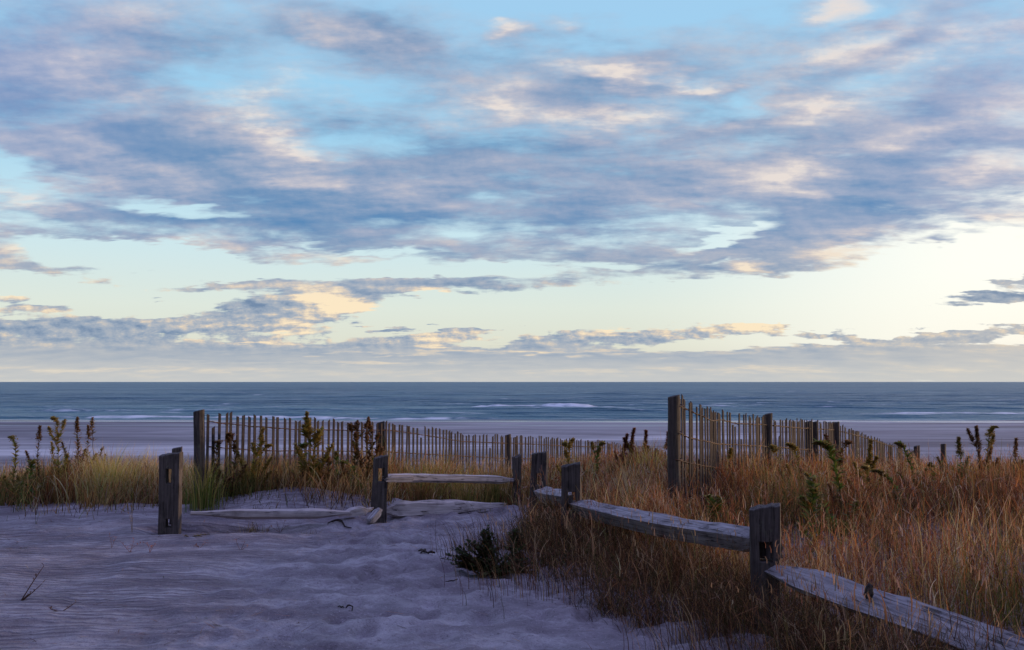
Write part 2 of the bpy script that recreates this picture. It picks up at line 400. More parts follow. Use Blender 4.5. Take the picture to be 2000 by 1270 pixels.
def sea_material():
    m, N = new_mat("sea_water")
    pos = N.n.new('ShaderNodeNewGeometry').outputs['Position']
    px, py, pz = N.sep(pos)
    foam = attr(N, 'foam').outputs['Fac']
    # chop at three sizes, coarser ones matter farther out
    n1 = N.noise(N.v('MULTIPLY', pos, (.30, .85, 1)), 1.0, 4, .65, .3)
    n2 = N.noise(N.v('MULTIPLY', pos, (.05, .16, 1)), 1.0, 5, .65, .3)
    n3 = N.noise(N.v('MULTIPLY', pos, (.006, .022, 1)), 1.0, 4, .6)
    h = N.m('ADD', N.m('MULTIPLY', n1, .7), N.m('ADD', N.m('MULTIPLY', n2, 3.2), N.m('MULTIPLY', n3, 8.)))
    nb = bump(N, h, .8, 1.2)
    streak = N.noise(N.v('MULTIPLY', pos, (.0035, .03, 1)), 1., 4, .6)
    deep = N.mix(N.mr(streak, .35, .65), (.045, .115, .165, 1), (.09, .19, .235, 1))
    turb = N.mr(py, 230, 100, 0, .75, True)
    deep = N.mix(N.m('MULTIPLY', turb, .7), deep, (.06, .19, .24, 1))
    fn = N.noise(N.v('MULTIPLY', pos, (.5, 1.4, 1)), 1.0, 5, .7)
    fk = N.m('MULTIPLY', foam, N.mr(N.m('SUBTRACT', fn, N.m('MULTIPLY', N.m('SUBTRACT', foam, .5), .35)), .58, .44, 0, 1.), clamp=True)
    caps = N.m('MULTIPLY', N.mr(N.noise(N.v('MULTIPLY', pos, (.10, .45, 1)), 1.0, 4, .7), .62, .70, 0, .8), N.mr(py, 1200, 160, 0, 1))
    fk = N.m('MAXIMUM', fk, caps)
    sea = principled(N, deep, .34, nb, .2, 1.25)
    fo = principled(N, (.78, .80, .80, 1), .9, None, .1)
    mx = N.n.new('ShaderNodeMixShader'); N.put(mx.inputs[0], fk)
    N.l.new(sea, mx.inputs[1]); N.l.new(fo, mx.inputs[2])
    out(N, mx.outputs[0]); return m

M_sand = sand_material()
M_post = wood_material("weathered_post_wood", 2, (.16, .128, .112, 1), (.042, .033, .028, 1), (.020, .015, .013, 1), .35)
M_rail = wood_material("weathered_rail_wood", 0, (.48, .43, .42, 1), (.16, .14, .135, 1), (.08, .068, .064, 1), .08)
M_log = wood_material("bleached_log_wood", 0, (.66, .57, .53, 1), (.34, .28, .26, 1), (.17, .13, .115, 1), .08)
M_slat = wood_material("lath_wood", 2, (.10, .08, .076, 1), (.038, .029, .027, 1), (.022, .016, .015, 1), .05, 1.4)
M_fpost = wood_material("fence_stake_wood", 2, (.14, .115, .10, 1), (.045, .036, .03, 1), (.028, .021, .018, 1), .5)
M_wire = wire_material()
M_grass = leaf_material("dry_grass", .35)
M_leaf = leaf_material("plant_leaf", .35)
M_stem = leaf_material("plant_stem", .0, .8)
M_sea = sea_material()

# ------------------------------------------------------------------ ground: one sheet, dune to sea bed
PROF_Y = [-60, 9, 11, 13.5, 16, 19, 25, 32, 45, 106, 160, 300, 700]
PROF_Z = [0, 0, .04, -.02, -.28, -.58, -1.15, -1.7, -2.0, -2.6, -3.6, -6, -9]
SEA_Z = -2.62
GRASS_EDGE = [(1.25, 4.6), (.98, 5.45), (.70, 5.8), (.28, 6.7), (.0, 7.35), (-.25, 8.2), (-.1, 9.0), (.15, 9.9), (.22, 11.2), (-.1, 12.0)]
def edge_x(y):
    ys = [p[1] for p in GRASS_EDGE]; xs = [p[0] for p in GRASS_EDGE]
    return np.interp(y, ys, xs)
def zones(x, y):
    """litter/vegetation cover right of the path and on the dune behind it"""
    n = (fbm(x*1.3, y*1.3, 5)-.5)
    right = sstep(x - edge_x(y) + n*.9, -.15, .5)*(1 - sstep(y, 30, 40))
    lim = np.where(x < -3.4, 12.2, np.where(x < -1.4, 11.6, 12.05)) + (fbm(x*1.1, y*.4, 15, 3)-.5)*np.where(x < -3.4, 7.0, 1.4)
    left = sstep(y - lim + n*.9, -.2, .5)*(1 - sstep(y, 24, 34))
    return np.clip(np.maximum(right, left), 0, 1)
def gz(x, y):
    x = np.asarray(x, float); y = np.asarray(y, float)
    z = np.interp(y, PROF_Y, PROF_Z)
    near = 1 - sstep(y, 26, 40)
    z = z + .27*np.exp(-((x+2.35)/1.15)**2 - ((y-11.35)/.50)**2)            # drift heaped behind the fallen rail
    z = z - .17*np.exp(-((x+2.35)/.75)**2 - ((y-10.02)/.19)**2)               # hollow scoured in front of it
    z = z - .05*np.exp(-((x+3.3)/.35)**2 - ((y-9.85)/.3)**2)
    for (qx, qy) in ((-1.375, 10.66), (.045, 11.9), (-3.31, 10.0), (1.47, 6.0), (.497, 8.5)):
        rr = np.hypot(x-qx, y-qy+.05); z = z - .045*np.exp(-(rr/.16)**2) + .018*np.exp(-((rr-.34)/.12)**2)
    right = sstep(x - edge_x(np.clip(y, 4.6, 12)), -.1, 1.6)
    z = z + right*near*.10
    z = z + near*((fbm(x*.45, y*.45, 1, 3)-.5)*.14 + (fbm(x*1.7, y*1.7, 2, 3)-.5)*.06)
    return z
def churn(x, y):
    k = sstep(x, -2.6, -1.0)*(1-sstep(x, 1.5, 2.2))*(1-sstep(y, 11.5, 12.3))
    return np.clip(k*(.5+fbm(x*.8, y*.8, 9)), 0, 1)
def gzf(x, y):
    z = gz(x, y); k = churn(x, y); near = 1-sstep(y, 14, 18)
    z = z + near*(.25+.75*k)*((fbm(x*4.2, y*5.0, 31, 3)-.5)*.085 + (fbm(x*11, y*13, 35, 2)-.5)*.028)
    # shallow foot prints
    cx, cy = np.floor(x*3.2), np.floor(y*2.6)
    hx, hy = (cx+.25+.5*hash2(cx, cy, 3))/3.2, (cy+.25+.5*hash2(cx, cy, 4))/2.6
    d = ((x-hx)/.075)**2 + ((y-hy)/.12)**2
    z = z - near*k*np.where(hash2(cx, cy, 8) > .30, .045, 0)*np.exp(-d*d) + near*k*.012*np.exp(-(np.sqrt(d)-1.5)**2*4)
    return z
def axis_pts(fine0, fine1, step, lo, hi, grow):
    a = list(np.arange(fine0, fine1, step)); s = step; v = a[-1]
    while v < hi: s *= grow; v += s; a.append(v)
    s = step; v = fine0; b = []
    while v > lo: s *= grow; v -= s; b.append(v)
    return np.array(b[::-1] + a)
gx = axis_pts(-5.2, 4.6, .028, -900, 900, 1.13)
gy = axis_pts(5.0, 13.2, .026, -40, 620, 1.035)
X, Y = np.meshgrid(gx, gy)
Z = gzf(X, Y)
Vg = np.stack([X, Y, Z], -1).reshape(-1, 3)
ny, nx = X.shape
idx = np.arange(nx*ny).reshape(ny, nx)
Fg = np.stack([idx[:-1, :-1], idx[:-1, 1:], idx[1:, 1:], idx[1:, :-1]], -1).reshape(-1, 4)
zc = np.stack([zones(X, Y), churn(X, Y), sstep(Y, 30, 42)], -1).reshape(-1, 3)
ground = mesh_np("ground", Vg, Fg, M_sand)
at = ground.data.attributes.new('zone', 'FLOAT_COLOR', 'POINT')
c4 = np.ones((len(Vg), 4), np.float32); c4[:, :3] = zc; at.data.foreach_set('color', c4.ravel())
tag(ground, kind='structure')

def on_ground(px, py, lo=4.0, hi=40.0):
    """where the sight line through a photo pixel meets the ground"""
    d = ray(px, py); ts = np.linspace(lo, hi, 4000)
    x = d.x/d.y*ts; z = H + d.z/d.y*ts
    below = np.nonzero(z < gz(x, ts))[0]
    y = float(ts[below[0]]) if len(below) else hi
    return float(d.x/d.y*y), y
def g(x, y): return float(gzf(np.array([x]), np.array([y]))[0])

# ------------------------------------------------------------------ sea
ys = [88.]
while ys[-1] < 420: ys.append(ys[-1] + max(.55, ys[-1]*ys[-1]/22000))
while ys[-1] < 45000: ys.append(ys[-1]*1.04)
sy = np.array(ys)
sx = axis_pts(-130, 130, .9, -40000, 40000, 1.09)
X, Y = np.meshgrid(sx, sy)
fade = 1 - sstep(Y, 500, 1500)
shore = sstep(Y, 100, 135)
bend = 26*(fbm(X*.006, Y*.004, 41, 3)-.5)
h = np.zeros_like(X)
for (L, a, ang, ph) in ((31, .16, .05, .3), (19, .13, -.10, 1.9), (12, .10, .16, 4.1), (8.3, .07, -.22, .7), (54, .17, .02, 2.2), (5.6, .045, .3, 3.3)):
    k = 2*math.pi/L
    h += a*np.sin(k*((Y+bend)*math.cos(ang) + X*math.sin(ang)) + ph + 2.2*(fbm(X*.02+L, Y*.02, 50+int(L), 2)))
h *= (.55 + .9*fbm(X*.012, Y*.03, 60, 3))
Zs = SEA_Z + h*fade*(.12+.88*shore)
foam = np.zeros_like(X)
def breaker(yc, x0, x1, hh, wid, strength, seed, plume=1.):
    """a curling wave: crest raised along the shore, white water on its face"""
    global Zs, foam
    yl = yc + 3.0*(fbm(X*.03, X*0+.5, seed, 3)-.5)*2
    ends = sstep(X, x0, x0+(x1-x0)*.25)*(1-sstep(X, x1-(x1-x0)*.2, x1))
    env = ends*(.1+.7*fbm(X*.16, X*0+3.3, seed+5, 3)+.7*vnoise(X*.75, X*0+1.7, seed+9)*vnoise(X*.3, X*0+4.7, seed+10))
    dlt = (Y-yl)
    Zs += hh*env*np.exp(-(dlt/wid)**2)
    f = strength*env*1.5*np.exp(-((dlt+wid*.6)/(wid*plume))**2)
    foam = np.maximum(foam, f)
breaker(166, -9, 17, .75, 2.4, 1.7, 71, 1.7)
breaker(170, -1, 9, .75, 2.4, 2.0, 72, 2.0)
breaker(163, 2, 12, .3, 1.6, 1.2, 88, 1.6)
breaker(156, -22, 34, .3, 1.5, .55, 89, 1.3)
breaker(172, 35, 48, .4, 2.0, .9, 73)
breaker(160, 48, 66, .35, 2.0, .8, 74)
breaker(176, -60, -28, .30, 2.0, .45, 75)
breaker(150, 16, 40, .3, 1.6, .5, 76)
breaker(131, 38, 90, .3, 2.0, 1.1, 77, 1.2)
breaker(122, 50, 140, .2, 2.4, 1.2, 78, 1.6)
breaker(119, -60, 4, .22, 1.6, .9, 79, 1.2)
breaker(143, -70, -35, .25, 1.6, .6, 80)
breaker(215, -80, -40, .3, 2.2, .35, 81)
breaker(235, 20, 60, .3, 2.2, .4, 82)
sw = 109.5 + 5*(fbm(X*.02, X*0+9, 83, 3)-.5)*2
foam = np.maximum(foam, .6*np.exp(-((Y-sw)/1.6)**2)*(.2+1.2*fbm(X*.05, X*0+2, 84, 3)))
foam = np.maximum(foam, .45*np.exp(-((Y-sw-7)/3.5)**2)*fbm(X*.03, Y*.2, 85, 3))
foam = np.clip(foam, 0, 1)*(.55+.45*sstep(vnoise(X*.9, Y*.6, 97), .2, .7))
Vs = np.stack([X, Y, Zs], -1).reshape(-1, 3)
ny, nx = X.shape; idx = np.arange(nx*ny).reshape(ny, nx)
Fs = np.stack([idx[:-1, :-1], idx[:-1, 1:], idx[1:, 1:], idx[1:, :-1]], -1).reshape(-1, 4)
sea = mesh_np("sea", Vs, Fs, M_sea)
at = sea.data.attributes.new('foam', 'FLOAT', 'POINT'); at.data.foreach_set('value', foam.ravel().astype(np.float32))
tag(sea, kind='structure')

# ------------------------------------------------------------------ timber
def post_mesh(w, t, h, holes, seed, top_slant=.015, rough=.006, split=None):
    """squared post, z from -.25 to h, slots cut right through from front to back; holes: (z0, z1, half width)"""
    r = random.Random(seed)
    zs = {-.25, h}
    for a, b, hw in holes: zs |= {a, b, a+(b-a)*.18, b-(b-a)*.18}
    zs = sorted(zs); full = []
    for a, b in zip(zs, zs[1:]):
        n = max(1, int((b-a)/.045)); full += [a+(b-a)*i/n for i in range(n)]
    full.append(zs[-1])
    hw0 = holes[0][2] if holes else w*.18
    xs = [-w/2, -w*.36, -hw0, 0, hw0, w*.36, w/2]
    ysn = [-t/2, 0., t/2]
    bm = bmesh.new(); vs = {}
    def jit(x, y, z):
        n = lambda s: (float(vnoise(np.array([x*30+s]), np.array([z*6+y*25+s*3]), seed)[0])-.5)
        q = lambda s: (float(vnoise(np.array([x*11+s]), np.array([z*2.2+y*9+s]), seed+3)[0])-.5)
        zz = z
        if z > h-.001: zz += (x/w)*top_slant*2 + n(2)*.018 - .008*abs(y/t*2)
        return (x + n(0)*rough*1.6 + q(5)*rough*2.2, y + n(7)*rough*1.6 + q(9)*rough*2.2, zz)
    def vert(i, j, k):
        key = (i, j, k)
        if key not in vs: vs[key] = bm.verts.new(jit(xs[i], ysn[j], full[k]))
        return vs[key]
    def hole(i, k):
        if i not in (2, 3): return False
        m = (full[k]+full[k+1])/2
        return any(a < m < b for a, b, hw in holes)
    K = len(full)-1
    solid = lambda i, k: 0 <= i < 6 and 0 <= k < K and not hole(i, k)
    for k in range(K):
        for i in range(6):
            if not solid(i, k): continue
            bm.faces.new((vert(i, 0, k), vert(i+1, 0, k), vert(i+1, 0, k+1), vert(i, 0, k+1)))
            bm.faces.new((vert(i, 2, k), vert(i, 2, k+1), vert(i+1, 2, k+1), vert(i+1, 2, k)))
            for j in (0, 1):
                if not solid(i-1, k): bm.faces.new((vert(i, j, k), vert(i, j, k+1), vert(i, j+1, k+1), vert(i, j+1, k)))
                if not solid(i+1, k): bm.faces.new((vert(i+1, j, k), vert(i+1, j+1, k), vert(i+1, j+1, k+1), vert(i+1, j, k+1)))
                if not solid(i, k-1): bm.faces.new((vert(i, j, k), vert(i, j+1, k), vert(i+1, j+1, k), vert(i+1, j, k)))
                if not solid(i, k+1): bm.faces.new((vert(i, j, k+1), vert(i+1, j, k+1), vert(i+1, j+1, k+1), vert(i, j+1, k+1)))
    return bm
def bevel(o, w=.006, seg=2):
    b = o.modifiers.new('edge', 'BEVEL'); b.width = w; b.segments = seg; b.limit_method = 'ANGLE'; b.angle_limit = math.radians(40)
    return o
def make_post(name, x, y, top, w, t, holes, seed, rotz=0, tilt=(0, 0), parent=None, mat=None, **kw):
    base = g(x, y)
    o = mesh_bm(name, post_mesh(w, t, top-base, [(a-base, b-base, c) for a, b, c in holes], seed, **kw), mat or M_post)
    o.location = (x, y, base); o.rotation_euler = (tilt[0], tilt[1], rotz)
    if parent is not None: o.parent = parent; o.matrix_parent_inverse = Matrix.Translation(-Vector(parent.location))
    return bevel(o)

SPLIT = [(.055, .066), (-.074, .022), (-.020, -.072), (.03, -.078), (.06, -.03)]
def rail_mesh(L, sect, seed, taper0=.25, taper1=.25, amp=.012, tip=.35, sag=0., ragged=0.):
    n = max(12, int(L/.045)); bm = bmesh.new(); rings = []
    S_ = []
    for a, b in zip(sect, sect[1:]+sect[:1]):
        S_ += [a, (a[0]*.67+b[0]*.33, a[1]*.67+b[1]*.33), (a[0]*.33+b[0]*.67, a[1]*.33+b[1]*.67)]
    for i in range(n+1):
        u = i/n; x = u*L; k = 1.
        if taper0: k = min(k, tip + (1-tip)*sstep(x, 0, taper0))
        if taper1: k = min(k, tip + (1-tip)*sstep(L-x, 0, taper1))
        k = float(k); ring = []
        for j, (a, b) in enumerate(S_):
            ang = j*1.7
            q = float(vnoise(np.array([x*2.6+ang*3]), np.array([j*.9]), seed)[0])-.5
            q2 = float(vnoise(np.array([x*9+ang]), np.array([j*2.1]), seed+1)[0])-.5
            m = 1 + (q*.8+q2*.7)*amp/.07
            dx_ = 0.
            if ragged and (i == 0 or i == n): dx_ = (random.Random(seed*31+j+i).random()-.5)*ragged
            wob = .02*math.sin(x*1.9+seed)
            ring.append(bm.verts.new((x+dx_, a*k*m + wob*.5, b*k*m + sag*(4*u*(1-u)) + wob*.3)))
        rings.append(ring)
    J = len(S_)
    for r0, r1 in zip(rings, rings[1:]):
        for j in range(J):
            bm.faces.new((r0[j], r0[(j+1) % J], r1[(j+1) % J], r1[j]))
    bm.faces.new(rings[0][::-1]); bm.faces.new(rings[-1])
    bmesh.ops.recalc_face_normals(bm, faces=bm.faces)
    return bm
def make_rail(name, p0, p1, seed, parent=None, mat=None, sect=SPLIT, face=None, roll=0., **kw):
    p0, p1 = Vector(p0), Vector(p1); d = p1-p0; L = d.length; xa = d.normalized()
    side = Vector((0, 0, 1)).cross(xa).normalized()          # local +y; the split face looks to local -y
    if face is not None and side.dot(Vector(face)-p0) > 0: sect = [(-a, b) for a, b in sect]
    za = xa.cross(side)
    M = Matrix((xa, side, za)).transposed().to_4x4() @ Matrix.Rotation(roll, 4, 'X')
    M.translation = p0
    o = mesh_bm(name, rail_mesh(L, sect, seed, **kw), mat or M_rail)
    o.matrix_world = M
    if parent is not None: o.parent = parent; o.matrix_parent_inverse = Matrix.Translation(-Vector(parent.location))
    for p in o.data.polygons: p.use_smooth = True
    e = o.modifiers.new('edge', 'EDGE_SPLIT'); e.split_angle = math.radians(30)
    return o
EYE = (0, 0, H)

# --- right hand split rail fence running away from the viewer
N_ = Vector((1.470, 6.0, 0)); M_ = Vector((.497, 8.5, 0)); L_ = Vector((.262, 10.3, 0))
rz = math.atan2(-.97, 2.5)*0 + math.radians(-4)
fence = empty("split_rail_fence", (N_.x, N_.y, g(N_.x, N_.y)))
tag(fence, "nearest grey split rail fence, three slotted posts in brown grass right of the path", "rail fence")
make_post("post", N_.x, N_.y, .737, .172, .15, [(.42, .53, .034)], 11, math.radians(-16), (0, math.radians(.4)), fence)
make_post("post", M_.x, M_.y, .778, .155, .135, [(.40, .55, .034)], 12, math.radians(-10), (0, math.radians(-.6)), fence)
make_post("post", L_.x, L_.y, .748, .155, .13, [(.42, .54, .030)], 13, math.radians(-8), (0, math.radians(1.2)), fence)
a = wp(1112, 986, 8.55); b = wp(1478, 1058, 6.02)
make_rail("rail", a, b, 21, fence, face=EYE, taper0=.3, taper1=.16, tip=.45, amp=.012, sag=-.012)
a = wp(1052, 962, 10.3); b = wp(1112, 975, 8.5)
make_rail("rail", a, b, 22, fence, face=EYE, taper0=.2, taper1=.25, tip=.5)
a = wp(1496, 1106, 5.98); b = wp(2085, 1322, 4.05)
SP2 = [(.060, .060), (-.074, -.034), (-.04, -.062), (.0, -.066), (.06, -.03)]
rl = make_rail("rail", a, b, 23, fence, sect=SP2, face=EYE, taper0=.45, taper1=.1, tip=.40, amp=.014, sag=.015)
a = wp(1488, 1070, 6.04); b = wp(1524, 1074, 5.93)
make_rail("rail_stub", a, b, 24, fence, face=EYE, mat=M_post, taper0=0, taper1=.06, tip=.8, amp=.006, ragged=.03,
          sect=[(.03, .05), (-.03, .045), (-.03, -.05), (.03, -.05)])
def knot_mesh():
    bm = bmesh.new()
    bmesh.ops.create_uvsphere(bm, u_segments=12, v_segments=8, radius=1)
    for v in bm.verts:
        v.co = Vector((v.co.x*.020, v.co.y*.022, v.co.z*.046)) * (1+.25*math.sin(v.co.z*9+v.co.x*40))
    return bm
kn = mesh_bm("knot", knot_mesh(), M_fpost, None, None, True)
kp = wp(1697, 1156, 5.10); kn.location = kp; kn.rotation_euler = (.5, -.2, .3)
kn.parent = fence; kn.matrix_parent_inverse = Matrix.Translation(-Vector(fence.location))

# --- low fence across the end of the path
A_ = Vector((-1.375, 10.66, 0)); B_ = Vector((.045, 11.9, 0))
fence2 = empty("split_rail_fence", (A_.x, A_.y, g(A_.x, A_.y)))
tag(fence2, "low worn rail fence across the path's end with two slotted posts", "rail fence")
make_post("post", A_.x, A_.y, .685, .135, .12, [(.42, .56, .033)], 14, math.radians(22), (0, math.radians(1.6)), fence2)
make_post("post", B_.x, B_.y, .60, .075, .10, [], 15, math.radians(24), (0, math.radians(.6)), fence2)
a = wp(748, 934, 10.68); b = wp(1004, 938, 11.9)
make_rail("rail", a, b, 25, fence2, face=EYE, mat=M_log, taper0=.1, taper1=.3, tip=.5, amp=.014, ragged=.05,
          sect=[(.03, .045), (-.04, .035), (-.048, -.02), (-.01, -.045), (.045, -.03)])
sp_ = make_rail("rail_splinter", wp(756, 938, 10.60), wp(806, 937, 10.86), 26, fence2, face=EYE, mat=M_rail, taper0=.02, taper1=.03, tip=.8, amp=.006, ragged=.05,
          sect=[(.018, .024), (-.02, .02), (-.022, -.026), (.02, -.024)])

# --- separate timbers
PX = on_ground(337, 1040)
o = make_post("fence_post", -3.31, 10.0, .758, .20, .14, [(.47, .61, .026), (.05, .13, .034)], 16, math.radians(5), (0, 0), rough=.006)
tag(o, "broad grey slotted post alone at the left edge of the path, cracked down its face", "post", "loose fence posts at the path")
o = make_post("fence_post", -3.355, 10.28, .795, .095, .09, [], 17, math.radians(14), (0, math.radians(1.0)))
tag(o, "narrow dark post close behind the broad slotted post, its top a little higher", "post", "loose fence posts at the path")
o = make_rail("fallen_rail", wp(372, 1004, 10.10), wp(684, 1000, 10.34), 27, face=EYE, mat=M_log, taper0=.5, taper1=.35, tip=.3, amp=.010, sag=-.01,
              sect=[(.03, .05), (-.05, .035), (-.055, -.02), (-.01, -.05), (.05, -.03)])
tag(o, "long pale fallen rail lying on the sand right of the broad slotted post", "rail")
o = make_rail("broken_rail", wp(668, 1006, 10.38), wp(722, 996, 10.52), 28, face=EYE, mat=M_log, taper0=.12, taper1=.1, tip=.4, ragged=.1, amp=.015,
              sect=[(.03, .05), (-.045, .04), (-.05, -.03), (.04, -.04)])
tag(o, "splintered short piece of rail at the end of the long fallen rail", "rail")
o = make_rail("broken_rail", wp(718, 1020, 10.28), wp(740, 994, 10.5), 29, face=EYE, mat=M_rail, taper0=.05, taper1=.08, tip=.6, ragged=.05, amp=.008,
              sect=[(.025, .035), (-.035, .03), (-.04, -.03), (.03, -.03)])
tag(o, "short bleached rail end leaning against the foot of the slotted post", "rail")
o = make_rail("fallen_rail", wp(750, 997, 10.72), wp(985, 988, 11.35), 30, face=EYE, mat=M_log, taper0=.15, taper1=.7, tip=.3, amp=.022, sag=.0, ragged=.05,
              sect=[(.04, .085), (-.05, .065), (-.075, -.05), (-.01, -.07), (.06, -.05)])
tag(o, "bleached knotty rail half buried in sand under the low worn fence", "rail")

# ------------------------------------------------------------------ tubes and snow fences
def tube(pts, rad, sides=6):
    pts = [Vector(p) for p in pts]; V_ = []; F_ = []
    rads = rad if hasattr(rad, '__len__') else [rad]*len(pts)
    for i, p in enumerate(pts):
        t = (pts[min(i+1, len(pts)-1)]-pts[max(i-1, 0)]).normalized()
        u = t.cross(Vector((.13, .21, .97) if abs(t.z) < .9 else (1, .1, 0))).normalized(); w = t.cross(u)
        for k in range(sides):
            a = 2*math.pi*k/sides
            V_.append(p + (u*math.cos(a)+w*math.sin(a))*rads[i])
    for i in range(len(pts)-1):
        for k in range(sides):
            F_.append((i*sides+k, i*sides+(k+1) % sides, (i+1)*sides+(k+1) % sides, (i+1)*sides+k))
    return [tuple(v) for v in V_], F_
def tubes(lst):
    V_ = []; F_ = []
    for pts, rad, sides in lst:
        v, f = tube(pts, rad, sides); o_ = len(V_)
        V_ += v; F_ += [tuple(i+o_ for i in q) for q in f]
    return np.array(V_), np.array(F_)
def slat_boxes(slats):
    """slats: (x, y, z0, z1, direction angle, tilt) -> one panel mesh"""
    V_ = []; F_ = []
    for (x, y, z0, z1, an, tl) in slats:
        o_ = len(V_); w = random.uniform(.0145, .0185); t = .005
        ux, uy = math.cos(an), math.sin(an); r1 = random.uniform(-.012, .012); r2 = random.uniform(-.01, .01)
        for z, w_, sh in ((z0, w, 0), ((z0+z1)/2, w*random.uniform(.92, 1.05), (z1-z0)*.5*tl+random.uniform(-.004, .004)), (z1, w*random.uniform(.85, 1.), (z1-z0)*tl)):
            for a_, b_ in ((-1, -1), (1, -1), (1, 1), (-1, 1)):
                cx_, cy_ = a_*w_+sh, b_*t + (r2*(z-z0))
                dz_ = (r1*a_ if z == z1 else 0)
                V_.append((x+ux*cx_-uy*cy_, y+uy*cx_+ux*cy_, z+dz_))
        for lv in (0, 4):
            for k in range(4): F_.append((o_+lv+k, o_+lv+(k+1) % 4, o_+lv+4+(k+1) % 4, o_+lv+4+k))
        F_.append((o_+8, o_+9, o_+10, o_+11)); F_.append((o_+3, o_+2, o_+1, o_))
    return np.array(V_), np.array(F_)
def px_of(p):
    d = Vector(p)-Vector((0, 0, H)); return 1000+2000*d.x/(d.y*CP+d.z*SP)
def round_stake(rad, h, seed):
    pts = []; n = 12
    V_ = []; F_ = []; sides = 9
    for i in range(n+1):
        z = -.25+(h+.25)*i/n
        for k in range(sides):
            a = 2*math.pi*k/sides; q = 1+.16*(float(vnoise(np.array([z*3.]), np.array([k*1.3]), seed)[0])-.5)*2
            V_.append((rad*q*math.cos(a), rad*q*math.sin(a), z + (rad*.25*math.cos(a+seed) if i == n else 0)))
    for i in range(n):
        for k in range(sides): F_.append((i*sides+k, i*sides+(k+1) % sides, (i+1)*sides+(k+1) % sides, (i+1)*sides+k))
    bm = bmesh.new(); vv = [bm.verts.new(v) for v in V_]
    for f in F_: bm.faces.new([vv[i] for i in f])
    bm.faces.new([vv[n*sides+k] for k in range(sides)]); return bm
def snow_fence(root, posts, tops, wires, pitch, seed, skip=()):
    """posts: (px, depth, top py, radius, lean). tops: photo polyline of the slat tops; wires: list of photo polylines"""
    pts = []
    tx, ty = zip(*tops)
    for i, (px, Yd, py, rad, lean) in enumerate(posts):
        p = wp(px, py, Yd); base = g(p.x, p.y)
        pts.append(Vector((p.x, p.y, 0)))
        if i in skip: continue
        o = mesh_bm("post", round_stake(rad, p.z-base, seed+i), M_fpost)
        o.location = (p.x - math.sin(lean)*(p.z-base), p.y, base); o.rotation_euler = (0, lean, seed+i)
        o.parent = root; o.matrix_parent_inverse = Matrix.Translation(-Vector(root.location))
        bevel(o, .008)
    inv = Matrix.Translation(-Vector(root.location))
    run = []
    for i, (a, b) in enumerate(zip(pts, pts[1:])):
        d = b-a; n = max(2, int(d.length/pitch)); an = math.atan2(d.y, d.x); sl_ = []
        nrm = Vector((d.y, -d.x, 0)).normalized()*.07
        for k in range(n):
            q = a + d*((k+.75+random.uniform(-.13, .13))/n) + nrm*(.25+.3*math.sin(k*.35+seed))
            px = px_of((q.x, q.y, .6)); run.append(q)
            zt = wp(px, float(np.interp(px, tx, ty)), q.y).z + random.uniform(-.03, .022) - (random.uniform(.05, .3) if random.random() < .04 else 0)
            sl_.append((q.x, q.y, min(g(q.x, q.y)-.06, zt-.9), zt, an+random.uniform(-.12, .12), random.gauss(0, .008)))
        v, f = slat_boxes(sl_)
        o = mesh_np("slat_panel", v, f, M_slat, root, smooth=False); o.matrix_parent_inverse = inv
    for wl in wires:
        wx, wy = zip(*wl); lines = []
        for s_ in (0, 1):
            pp = []
            for j, q in enumerate(run):
                px = px_of((q.x, q.y, .8))
                if px > wx[-1]+6: break
                z = wp(px, float(np.interp(px, wx, wy)), q.y).z
                sgn = 1 if (j+s_) % 2 else -1
                pp.append((q.x, q.y-.011*sgn, z+random.uniform(-.006, .006)+.004*sgn))
            if len(pp) > 2: lines.append((pp, .0048, 5))
        v, f = tubes(lines)
        o = mesh_np("wire", v, f, M_wire, root); o.matrix_parent_inverse = inv

p0 = wp(395, 802, 11.2); p1 = wp(1318, 772, 9.6)
sf = empty("snow_fence", (p0.x, p0.y, g(p0.x, p0.y)))
tag(sf, "long wire bound lath fence behind the fallen rail, dropping toward the beach", "lath fence")
snow_fence(sf, [(396, 11.2, 802, .058, .02), (751, 13.5, 824, .050, .03), (992, 16.2, 849, .050, 0), (1182, 19.3, 861, .04, 0), (1300, 22.5, 878, .04, 0)],
           [(396, 805), (440, 807), (470, 811), (560, 817), (650, 821), (745, 825), (770, 826), (830, 834), (900, 847), (990, 851), (1080, 855), (1180, 863), (1300, 880)],
           [[(400, 823), (470, 831), (560, 838), (700, 841), (760, 840), (830, 850), (900, 862), (990, 866), (1180, 874)],
            [(400, 872), (500, 880), (740, 882), (990, 896), (1180, 896)]], .081, 3, skip=(3, 4))
sf2 = empty("snow_fence", (p1.x, p1.y, g(p1.x, p1.y)))
tag(sf2, "wire bound lath fence in brown grass, starting at the tallest post", "lath fence")
snow_fence(sf2, [(1321, 9.6, 773, .056, .035), (1500, 12.1, 808, .048, .01), (1580, 13.8, 823, .05, .0), (1632, 15.0, 825, .06, 0), (1738, 17.6, 868, .04, 0), (1790, 20.2, 871, .06, 0)],
           [(1321, 774), (1335, 777), (1350, 786), (1380, 798), (1400, 803), (1440, 809), (1490, 813), (1510, 818), (1560, 821), (1632, 825), (1660, 838), (1700, 853), (1738, 868), (1790, 884)],
           [[(1325, 792), (1350, 803), (1390, 822), (1410, 820), (1440, 828), (1495, 830), (1560, 836), (1632, 840), (1700, 858), (1740, 872)],
            [(1322, 845), (1350, 856), (1400, 867), (1495, 872), (1600, 880)],
            [(1318, 897), (1350, 906), (1400, 914), (1495, 918)]], .076, 5, skip=(4,))
